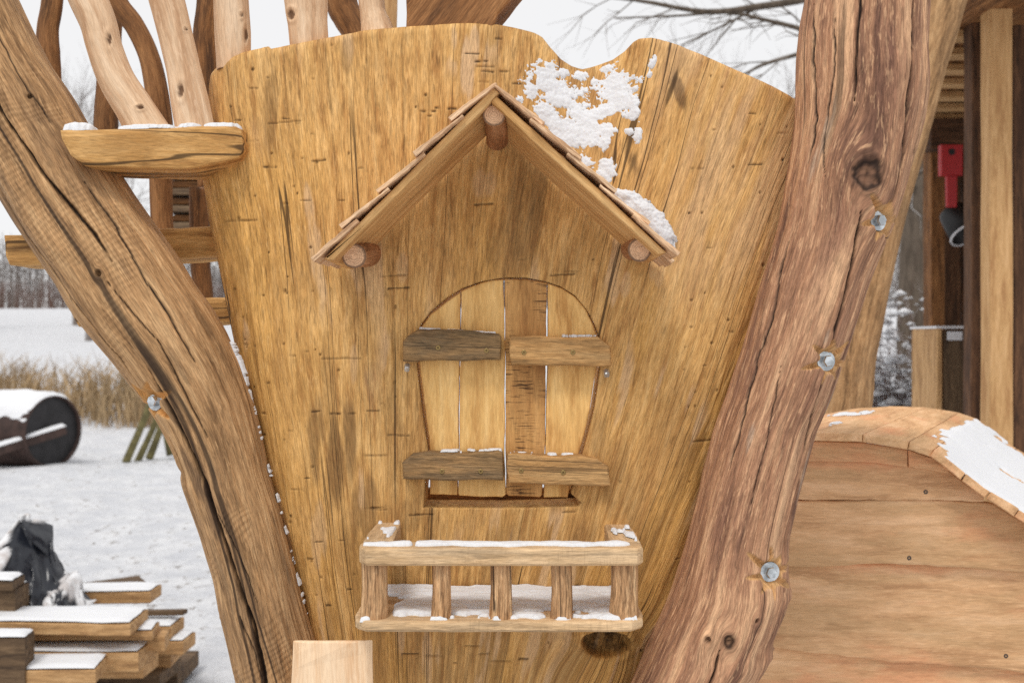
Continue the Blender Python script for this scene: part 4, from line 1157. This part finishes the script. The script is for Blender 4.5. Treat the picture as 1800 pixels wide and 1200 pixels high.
# distant wood and hedge beyond the field
def mass(name, n, x0, x1, y0, y1, h0, h1, r, mat, label, cat, seed, br=5):
    rng = random.Random(seed); S = []
    for _ in range(n):
        x, y = rng.uniform(x0, x1), rng.uniform(y0, y1); z = gz(x, y); H = rng.uniform(h0, h1)
        p = Vector((x, y, z - .2)); d = Vector((rng.gauss(0, .08), rng.gauss(0, .08), 1))
        S.append((tuple(p), tuple(p + d * H), r, r * .4))
        for k in range(br):
            q = p + d * H * rng.uniform(.25, .95); a = rng.uniform(0, 6.28); l_ = H * rng.uniform(.15, .35)
            e = q + Vector((math.cos(a), math.sin(a), rng.uniform(.1, .9))) * l_
            S.append((tuple(q), tuple(e), r * .5, r * .2))
    o = segs_mesh(name, S, mat, None, 3)
    return tag(o, label, cat, kind='stuff')
mass('far_wood', 1500, -120, 90, 108, 150, 6, 11, .14, M['twig'], 'grey leafless wood along the far side of the field', 'wood', 3, 8)
mass('hedge', 1500, -75, 20, 84, 88, 1.6, 3.0, .03, M['hedge'], 'brown bare hedge along the far edge of the field', 'hedge', 5, 6)
# shrub with snow by the shed
def shrub(x, y, H, W, seed):
    rng = random.Random(seed); z = gz(x, y)
    root = thing('snowy_shrub', (x, y, z), 'snow laden shrub in front of the dark tree trunk, beside the shed', 'shrub')
    S = []; V = []; Fc = []
    for _ in range(46):
        a = rng.uniform(0, 6.28); s_ = rng.uniform(.2, 1)
        p = Vector((x + rng.gauss(0, .12), y + rng.gauss(0, .12), z - .1)); d = Vector((math.cos(a) * s_ * W / H, math.sin(a) * s_ * W / H, 1)).normalized()
        grow(rng, p, d, H * rng.uniform(.55, .8), .014, 1, 3, S, .03, .5, .05)
    segs_mesh('stems', S, M['hedge'], root, 3)
    n = 0
    for (a, b, ra, rb) in rng.sample(S, min(2600, len(S))):
        c = (Vector(a) + Vector(b)) / 2
        if c.z < z + .15: continue
        r = rng.choice([.012, .016, .02, .03, .045]) * rng.uniform(.7, 1.2)
        ring = [c + Vector((math.cos(k * 1.047 + r * 90) * r * 1.5, math.sin(k * 1.047 + r * 90) * r * 1.2, 0)) for k in range(6)]
        V += ring + [c + Vector((0, 0, r * .8)), c - Vector((0, 0, r * .35))]
        for k in range(6):
            Fc.append([n + k, n + (k + 1) % 6, n + 6]); Fc.append([n + (k + 1) % 6, n + k, n + 7])
        n += 8
    mk('snow_clumps', V, Fc, M['snow'], root)['label'] = 'white snow clinging to the twigs'
shrub(2.95, 5.6, 1.5, .75, 5)
# reeds
def reeds():
    rng = np.random.default_rng(4); n = 9000
    x = rng.uniform(-17, -3.5, n); y = rng.uniform(15.5, 21, n)
    keep = fbm(x * .55, y * .5, 88, 3) + rng.uniform(-.25, .25, n) > -.12
    x, y = x[keep], y[keep]; n = len(x)
    z = ground_h(x, y); H = rng.uniform(.5, 1.45, n) * (.75 + .4 * vnoise(x * .8, y * .8, 90))
    lx = rng.normal(0, .28, n) + .1; ly = rng.normal(0, .2, n); a = rng.uniform(0, np.pi, n); w = rng.uniform(.006, .016, n)
    wx, wy = np.cos(a) * w, np.sin(a) * w
    P0 = np.stack([x, y, z], -1); P1 = P0 + np.stack([lx * .4 * H, ly * .4 * H, H * .6], -1); P2 = P0 + np.stack([lx * 1.3 * H, ly * 1.3 * H, H * rng.uniform(.75, 1, n)], -1)
    W = np.stack([wx, wy, 0 * wx], -1)
    V = np.stack([P0 - W, P0 + W, P1 - W, P1 + W, P2 - W * .25, P2 + W * .25], 1).reshape(-1, 3)
    i = np.arange(n)[:, None] * 6
    Fq = np.vstack([i + np.array([0, 1, 3, 2]), i + np.array([2, 3, 5, 4])])
    o = mk('reeds', V, Fq, M['reed'], smooth=False)
    tag(o, 'band of dry tan reeds standing in the snow left of the logs', 'reeds', kind='stuff')
reeds()

# ------------------------------------------------------------------ roller on the snow
def roller():
    y = 10.45; d = y - CAMY
    c = P(95, 758, y); r = .44
    n = Vector((.93, -.37, 0)).normalized()
    root = thing('field_roller', (c.x, c.y, gz(c.x, c.y)), 'rusty field roller with snow on its drum, standing left before the reeds', 'roller')
    e1 = Vector((0, 0, 1)); e2 = n.cross(e1).normalized(); seg = 56
    def ringpts(o_, rad): return [o_ + (e1 * math.cos(2 * math.pi * k / seg) + e2 * math.sin(2 * math.pi * k / seg)) * rad for k in range(seg)]
    A = ringpts(c, r); B = ringpts(c - n * 1.9, r); A2 = ringpts(c, r - .022); A3 = ringpts(c - n * .05, r - .024)
    V = A + B + A2 + A3; Fc = []
    for (p, q) in ((1, 0), (0, 2), (2, 3)):
        for k in range(seg):
            k2 = (k + 1) % seg
            Fc.append([p * seg + k, p * seg + k2, q * seg + k2, q * seg + k])
    mk('drum', V, Fc, M['rust'], root)
    V = ringpts(c - n * .045, r - .023) + ringpts(c - n * .03, .12) + [c - n * .03]
    Fc = [[k, (k + 1) % seg, seg + (k + 1) % seg, seg + k] for k in range(seg)] + [[seg + k, seg + (k + 1) % seg, 2 * seg] for k in range(seg)]
    mk('end_disc', V, Fc, M['steel'], root)
    # drawbar: from the axle end forward to the left, another from the far side
    hub = c + n * .06 + Vector((.06, 0, 0))
    sweep('axle', [c - n * .1, c + n * .1], [.045, .045], M['steel'], root, 6, 12, 0, 0)
    tip = P(-190, 850, y - 1.2)
    ex = (tip - hub)
    for (a, b, w) in ((hub + Vector((.03, 0, .02)), tip, .05), (c - n * 1.95, tip + Vector((0, .1, .02)), .05)):
        t = (b - a).normalized(); s_ = t.cross(Vector((0, 0, 1))).normalized() * w; u_ = s_.cross(t).normalized() * w
        prism('drawbar', [a - s_ - u_, a + s_ - u_, a + s_ + u_, a - s_ + u_], b - a, t, M['rust'], root, .006, .001, .1)
        # snow on the bar
    # snow hood on the drum
    na, nb_ = 60, 40
    TA, SB = np.meshgrid(np.linspace(-1.25, 1.25, na), np.linspace(0, 1.9, nb_))
    e1n, e2n, nn_, cn = map(np.array, (e1, e2, n, c))
    nrm = np.cos(TA)[..., None] * e1n + np.sin(TA)[..., None] * e2n
    base = cn - SB[..., None] * nn_ + nrm * r
    h = .05 * (1 - (np.abs(TA) / 1.05) ** 2) + .03 * fbm(TA * 4, SB * 4, 120, 4)
    snow_sheet('snow', base, nrm, h, 'snow lying along the top of the roller drum')
    a, b = hub + Vector((.03, 0, .075)), tip + Vector((0, 0, .06))
    t = (b - a); s_ = np.array(t.cross(Vector((0, 0, 1))).normalized())
    L, W_ = np.meshgrid(np.linspace(0, 1, 60), np.linspace(-.055, .055, 9))
    base = np.array(a) + L[..., None] * np.array(t) + W_[..., None] * s_
    h = .035 * np.sqrt(np.clip(1 - (W_ / .056) ** 2, 0, 1)) * (1 + .4 * fbm(L * 9, W_ * 20, 122, 3)) + .002
    snow_sheet('snow', base, np.array([0, 0, 1.0]) + 0 * base, h, 'strip of snow on the drawbar of the roller')
roller()
G5 = 'mossy poles leaning together'
for i, (pts, r, lab) in enumerate((([(221, 812), (243, 762), (266, 705)], .05, 'mossy pole leaning right, leftmost by the left log'), ([(241, 812), (262, 768), (285, 715)], .045, 'mossy pole leaning right, next to the leftmost one'),
                                   ([(262, 806), (276, 770), (290, 730)], .05, 'dark pole behind the two mossy ones'), ([(300, 800), (292, 760), (280, 700)], .05, 'pole leaning left against the mossy ones'))):
    o = sweep('leaning_pole', [P(u, v, 10.7 + .2 * i) for u, v in pts], [r, r * .9, r * .8], M['moss'], None, 16, 14, .08, .02)
    tag(o, lab, 'pole', G5)

# ------------------------------------------------------------------ lumber in front at the left
SN = []      # snow tops gathered: (corner list)
def lplank(u, v, ztop, wid, th, length, yaw, label, mat='lumber', wavy=0, snow=True, group='planks stacked on the snow'):
    """u, v: pixel of the near right top corner; the plank runs to the left of it"""
    d = (CAMZ - ztop) * F / (v - 600); x = (u - 900) / F * d; y = d + CAMY
    c, s_ = math.cos(yaw), math.sin(yaw)
    ax = Vector((-c, -s_, 0)); wy = Vector((-s_, c, 0))
    o0 = Vector((x, y, ztop))
    rng = random.Random(int(u * 7 + v))
    front = [o0 + ax * (length * k / 12) + wy * (wavy * (fbm(np.array([k * .5]), np.array([u * .1]), 5, 2)[0] if k else 0)) for k in range(13)]
    back = [o0 + wy * wid + ax * (length * k / 12 + (.0 if k else rng.uniform(-.02, .02))) + wy * (wavy * (fbm(np.array([k * .5]), np.array([v * .1 + 9]), 6, 2)[0] if k else 0)) for k in range(13)]
    o = prism('plank', front + back[::-1], (0, 0, -th), ax, M[mat], None, .004, .001, .08)
    tag(o, label, 'plank', group)
    if snow:
        n1, n2 = 50, 16
        L, W_ = np.meshgrid(np.linspace(.004, .996, n1), np.linspace(.02, .98, n2))
        fr = np.array([tuple(p) for p in front]); bk_ = np.array([tuple(p) for p in back])
        ix = np.linspace(0, 1, 13)
        Fp = np.stack([np.interp(L, ix, fr[:, k]) for k in range(3)], -1); Bp = np.stack([np.interp(L, ix, bk_[:, k]) for k in range(3)], -1)
        base = Fp * (1 - W_[..., None]) + Bp * W_[..., None]
        ed = np.minimum(np.minimum(W_, 1 - W_) * wid, L * length)
        h = .016 * np.clip(ed / .02, 0.05, 1) ** .5 + .003 * fbm(L * 9, W_ * 5, int(u), 3)
        SN.append((base, h))
    return o
lplank(168, 1177, .30, .17, .05, 1.3, .03, 'lowest front plank of the pile, square cut end toward the log')
lplank(243, 1147, .30, .19, .075, 1.3, .0, 'plank lying just behind the lowest front plank')
lplank(268, 1109, .365, .14, .035, 1.3, .02, 'thin plank under the bark-edged slab')
lplank(229, 1097, .42, .22, .045, 1.3, -.02, 'bark-edged slab on top of the pile, snow covered', 'lumber', .03)
lplank(290, 1118, .33, .10, .06, .9, .0, 'short block end under the thin plank', 'lumber', 0, False)
lplank(264, 1040, .40, .14, .05, 1.1, .05, 'thick beam lying behind the bark-edged slab')
lplank(258, 1022, .36, .16, .06, .5, .6, 'board tip sticking up behind the thick beam', 'lumberd', 0, False)
lplank(300, 1102, .31, .16, .05, 1.1, .02, 'plank reaching out right beneath the slab')
lplank(322, 1127, .25, .14, .055, 1.1, .04, 'plank end reaching farthest right in the pile')
lplank(321, 1073, .36, .04, .02, .9, .06, 'thin stick poking out at the right of the pile', 'lumberd', 0, False)
lplank(252, 1165, .235, .15, .06, 1.2, .02, 'plank below the square cut one', 'lumber')
lplank(300, 1148, .19, .22, .06, 1.3, .05, 'wide plank in the lower layer at right', 'lumber', 0, False)
lplank(280, 1185, .13, .25, .06, 1.3, .02, 'plank in the bottom layer', 'lumberd', 0, False)
lplank(312, 1180, .07, .3, .07, 1.4, .03, 'bottom bearer of the pile on the ground', 'lumberd', 0, False)
lplank(44, 1122, .42, .10, .30, .6, .0, 'upright dark timber block at the left edge, lower of the two', 'lumberd', 0, True, 'dark timbers at the left edge')
lplank(22, 1022, .56, .12, .035, .7, .0, 'dark board on top of the left edge timbers', 'lumberd', 0, True, 'dark timbers at the left edge')
lplank(26, 1036, .52, .12, .11, .7, .0, 'dark timber under the top board at the left edge', 'lumberd', 0, True, 'dark timbers at the left edge')
Vs, Fs, n = [], [], 0
for (base, h) in SN:
    nr, nc = h.shape
    Vs.append((base + np.array([0, 0, 1.0]) * h[..., None]).reshape(-1, 3)); Fs.append(grid_faces(nr, nc) + n); n += nr * nc
so = mk('snow', np.vstack(Vs), np.vstack(Fs), M['snow'])
tag(so, 'fresh snow covering the tops of the stacked planks', 'snow', kind='stuff')

# crumpled black plastic sheet with snow in its folds
def tarp():
    n = 90
    a, b = np.meshgrid(np.linspace(0, 1, n), np.linspace(0, 1, n))
    d = 4.15
    cu = -60 + 190 * a + 20 * fbm(a * 3, b * 3, 130, 3); ridge = np.exp(-((a - .42) / .26) ** 2)
    top = 1080 - 165 * ridge - 45 * np.exp(-((a - .86) / .09) ** 2)
    cv = 1090 + (top - 1090) * np.sin(np.clip(b, 0, 1) * np.pi * .55) ** .8
    fold = .10 * (.5 - np.abs(fbm(a * 4.5 + b * 1.2, b * 1.1, 131, 2))) + .055 * np.abs(fbm(a * 9 + b * 3, b * 3.5, 133, 3))
    yy_ = d + .30 * (b - .6) + fold * 1.3
    x = (cu - 900) / F * d; z = CAMZ + (600 - cv) / F * d + fold * .35
    V = np.stack([x, yy_ + CAMY, z], -1)
    gx_ = np.gradient(V, axis=1); gy_ = np.gradient(V, axis=0)
    nr_ = np.cross(gx_, gy_); nr_ /= np.linalg.norm(nr_, axis=-1)[..., None] + 1e-9
    nr_ *= np.sign(-nr_[..., 1:2] + 1e-6)
    up = .45 * nr_[..., 2] + .9 * fbm(a * 7 + b * 1.6, b * 2.4, 134, 2) - .05
    snowy = sstep(.07, .18, up)
    Vn = V + nr_ * (.012 * snowy)[..., None]
    o = mk('plastic_sheet', Vn.reshape(-1, 3), grid_faces(n, n), M['tarp'], None, None, {'snowy': snowy.ravel()})
    tag(o, 'crumpled black plastic sheet with snow in its folds on the plank pile', 'plastic sheet')
tarp()

# ------------------------------------------------------------------ snow on the panel, the beam and the balcony
def blobs(U, V, lst):
    m = np.zeros_like(U)
    for (cu, cv, ru, rv, rot) in lst:
        c, s_ = math.cos(rot), math.sin(rot)
        du, dv = U - cu, V - cv
        a = (du * c + dv * s_) / ru; b = (-du * s_ + dv * c) / rv
        m = np.maximum(m, 1.25 - np.sqrt(a * a + b * b) * .62)
    return m
U, V = np.meshgrid(np.arange(905, 1200, 1.6), np.arange(85, 430, 1.6))
lst = [(975, 140, 46, 17, .15), (960, 120, 22, 22, 0), (985, 165, 40, 10, .2), (1088, 135, 26, 30, .2), (1095, 160, 22, 26, 0), (1065, 185, 34, 12, -.35), (1030, 200, 28, 16, .7), (1020, 222, 32, 22, .4), (958, 190, 22, 14, .7), (978, 212, 14, 22, -.5), (935, 152, 12, 16, 0),
       (1010, 238, 16, 12, 0), (1067, 222, 14, 13, 0), (1066, 245, 8, 14, .2), (1118, 180, 8, 22, -.2), (1124, 235, 6, 12, 0), (1108, 226, 6, 5, 0), (914, 172, 8, 7, .6), (1025, 110, 10, 8, 0), (1075, 103, 9, 7, 0), (965, 102, 8, 6, 0), (995, 108, 9, 7, -.5), (1053, 124, 6, 5, 0),
       (1032, 278, 16, 9, .7), (1070, 290, 12, 16, -.3), (1062, 305, 14, 8, .7), (985, 235, 10, 22, -.6), (1150, 106, 5, 9, .3), (1145, 125, 4, 5, .3), (1044, 246, 4, 5, 0), (1120, 148, 5, 5, 0)]
m = blobs(U, V, lst) + .42 * fbm(U * .045, V * .045, 140, 5, .6) + .30 * fbm(U * .22, V * .22, 142, 3) - .50
Yp = panel_y(U, V)
base = np.stack([(U - 900) / 1000, Yp, 1.5 + (600 - V) / 1000], -1)
h = np.where(m > 0, .0008 + .0045 * np.clip(m, 0, .8) + .0005 * fbm(U * .3, V * .3, 143, 2), -1)
nrm = np.zeros_like(base); nrm[..., 1] = -.9; nrm[..., 2] = .35
snow_sheet('snow', base, nrm, h, 'ragged snow patches clinging in the hollow below the notch of the panel')
# drift behind the right eave of the little roof
U, V = np.meshgrid(np.arange(1060, 1200, 1.6), np.arange(315, 470, 1.6))
m = blobs(U, V, [(1125, 378, 62, 24, .72), (1150, 408, 46, 28, 1.0), (1102, 352, 26, 14, .5)]) - .60 + .10 * fbm(U * .05, V * .05, 150, 3) + .10 * fbm(U * .2, V * .2, 151, 2)
h = np.where(m > 0, .003 + .026 * np.sqrt(np.clip(m, 0, .7)) + .001 * fbm(U * .3, V * .3, 152, 2), -1)
base = np.stack([(U - 900) / 1000, panel_y(U, V), 1.5 + (600 - V) / 1000], -1); nrm = np.zeros_like(base); nrm[..., 1] = -.9; nrm[..., 2] = .3
snow_sheet('snow', base, nrm, h, 'drift of snow behind the right eave of the small roof')
# balcony floor
XX, YYg = np.meshgrid(np.linspace(xl + .012, xr - .012, 260), np.linspace(-.196, .0, 110))
Ug = XX * 1000
m = .35 + .75 * fbm(Ug * .012, YYg * 26, 160, 4) + .3 * fbm(Ug * .05, YYg * 70, 161, 3) + .45 * sstep(-.2, -.09, YYg) - .9 * sstep(-175, -205, Ug) * sstep(-.02, -.1, YYg) - .55 * sstep(-.185, -.2, YYg)
m = m - .5 * sstep(.02, .0, XX - xl) - .3 * sstep(.03, .0, xr - XX)
for xb in (-.233, -.112, -.018, .078, .176):
    m = np.maximum(m, .5 - np.hypot((XX - xb) / .024, (YYg + .192) / .012) * .5 + .3 * fbm(Ug * .08, YYg * 90, 165, 2))
h = np.where(m > .3, .002 + .009 * np.sqrt(np.clip(m - .3, 0, .8)), -1)
base = np.stack([XX, YYg, np.full_like(XX, zt)], -1); nrm = np.zeros_like(base); nrm[..., 2] = 1
snow_sheet('snow', base, nrm, h, 'thin snow on the floor of the little balcony')
# balcony rail
XX, YYg = np.meshgrid(np.linspace(x0 + .006, x1 - .008, 260), np.linspace(-.200, -.154, 36))
Ug = XX * 1000
m = .42 - np.abs((YYg + .180 - .006 * fbm(Ug * .02, YYg * 0, 170, 3)) / .016) ** 2 + .5 * fbm(Ug * .03, YYg * 60, 171, 4) - .5 * sstep(.165, .2, XX) + .1 - .9 * np.exp(-((XX + .155) / .004) ** 2)
h = np.where(m > .1, .002 + .006 * np.sqrt(np.clip(m - .1, 0, .8)), -1)
base = np.stack([XX, YYg, np.full_like(XX, rz)], -1); nrm = np.zeros_like(base); nrm[..., 2] = 1
snow_sheet('snow', base, nrm, h, 'line of snow along the balcony rail')
XX, YYg = np.meshgrid(np.concatenate([np.linspace(x0 + .006, x0 + .044, 26), np.linspace(x1 - .044, x1 - .004, 26)]), np.linspace(-.145, .01, 60))
m = .55 * fbm(XX * 60, YYg * 28, 180, 3) - .02; m[:, 25:27] = -1
h = np.where(m > .12, .002 + .005 * np.sqrt(np.clip(m - .12, 0, .8)), -1)
base = np.stack([XX, YYg, np.full_like(XX, rz + .002)], -1); nrm = np.zeros_like(base); nrm[..., 2] = 1
snow_sheet('snow', base, nrm, h, 'small snow spots on the balcony rail arms')
# batten tops
for (ua, ub, v0, v1, hh, lab) in ((735, 872, 577, 586, .004, 'rim of snow on the upper left shutter batten'), (985, 1050, 591, 592, .006, 'rim of snow on the upper right shutter batten'), (756, 882, 795, 792, .003, 'rim of snow on the lower left shutter batten'), (893, 1010, 798, 801, .003, 'rim of snow on the lower right shutter batten')):
    a, b = P(ua, v0, -.022), P(ub, v1, -.022)
    L, W_ = np.meshgrid(np.linspace(0, 1, 90), np.linspace(-.016, .012, 14))
    base = np.stack([a.x + (b.x - a.x) * L, W_, a.z + (b.z - a.z) * L + .0005], -1)
    m = .25 + .8 * fbm(L * 9, W_ * 60, int(ua), 3) - np.abs(W_ / .02) ** 2
    h = np.where(m > .2, hh * .7 * np.sqrt(np.clip(m, 0, 1)) + .0005, -1)
    nrm = np.zeros_like(base); nrm[..., 2] = 1
    snow_sheet('snow', base, nrm, h, lab)
# shelf beam top
L, W_ = np.meshgrid(np.linspace(104, 420, 240), np.linspace(-.136, -.02, 50))
m = -.1 + .5 * fbm(L * .03, W_ * 26, 190, 4)
for (cu, ru) in ((125, 34), (255, 60), (325, 26), (385, 40)):
    m = np.maximum(m, .75 - ((L - cu) / ru) ** 2 * .6 - .4 * sstep(-.12, -.136, W_) + .3 * fbm(L * .06, W_ * 50, 191, 3))
zb = np.interp(L, [104, 200, 330, 412, 424], [P(0, v, beam_y(u)).z for u, v in ((104, 228), (200, 226), (330, 222), (412, 221), (424, 228))])
yb_ = beam_y(L)
base = np.stack([(L - 900) / F * (yb_ - CAMY), yb_ + W_ + .14, zb + .002], -1)
h = np.where(m > .3, .003 + .011 * np.sqrt(np.clip(m - .3, 0, 1)) * (.6 + .9 * np.exp(-((L - 125) / 40) ** 2)), -1)
nrm = np.zeros_like(base); nrm[..., 2] = 1
snow_sheet('snow', base, nrm, h, 'snow along the top of the shelf beam')
# snow caught in the crevice between left log and panel
S_, T_ = np.meshgrid(np.linspace(0, 1, 620), np.linspace(-1, 1, 13))
vv = 600 + S_ * 560
uu = np.interp(vv, [600, 630, 660, 704, 762, 835, 869, 939, 1033, 1122, 1160], [408, 418, 430, 444, 459, 477, 488, 506, 529, 553, 562])
wid = (2.6 + 4.4 * np.exp(-((vv - 630) / 32) ** 2)) * (1 + .6 * fbm(vv * .04, vv * 0, 200, 3))
m = .02 + .9 * fbm(vv * .09, vv * 0 + 4, 201, 3) + .9 * np.exp(-((vv - 632) / 34) ** 2) - .25 * sstep(900, 1100, vv)
base = np.stack([(uu + T_ * wid - 900) / F * 1.745, np.full_like(uu, -.005) , CAMZ + (600 - vv) / F * 1.745], -1)
m = m - .35 * np.abs(T_) + .45 * fbm(vv * .22, T_ * 1.6, 203, 2)
h = np.where(m > .2, (.008 * np.sqrt(np.clip(1 - T_ ** 2, 0, 1)) + .003), -1)
nrm = np.zeros_like(base); nrm[..., 1] = -1
snow_sheet('snow', base, nrm, h, 'line of snow caught between the left log and the panel')
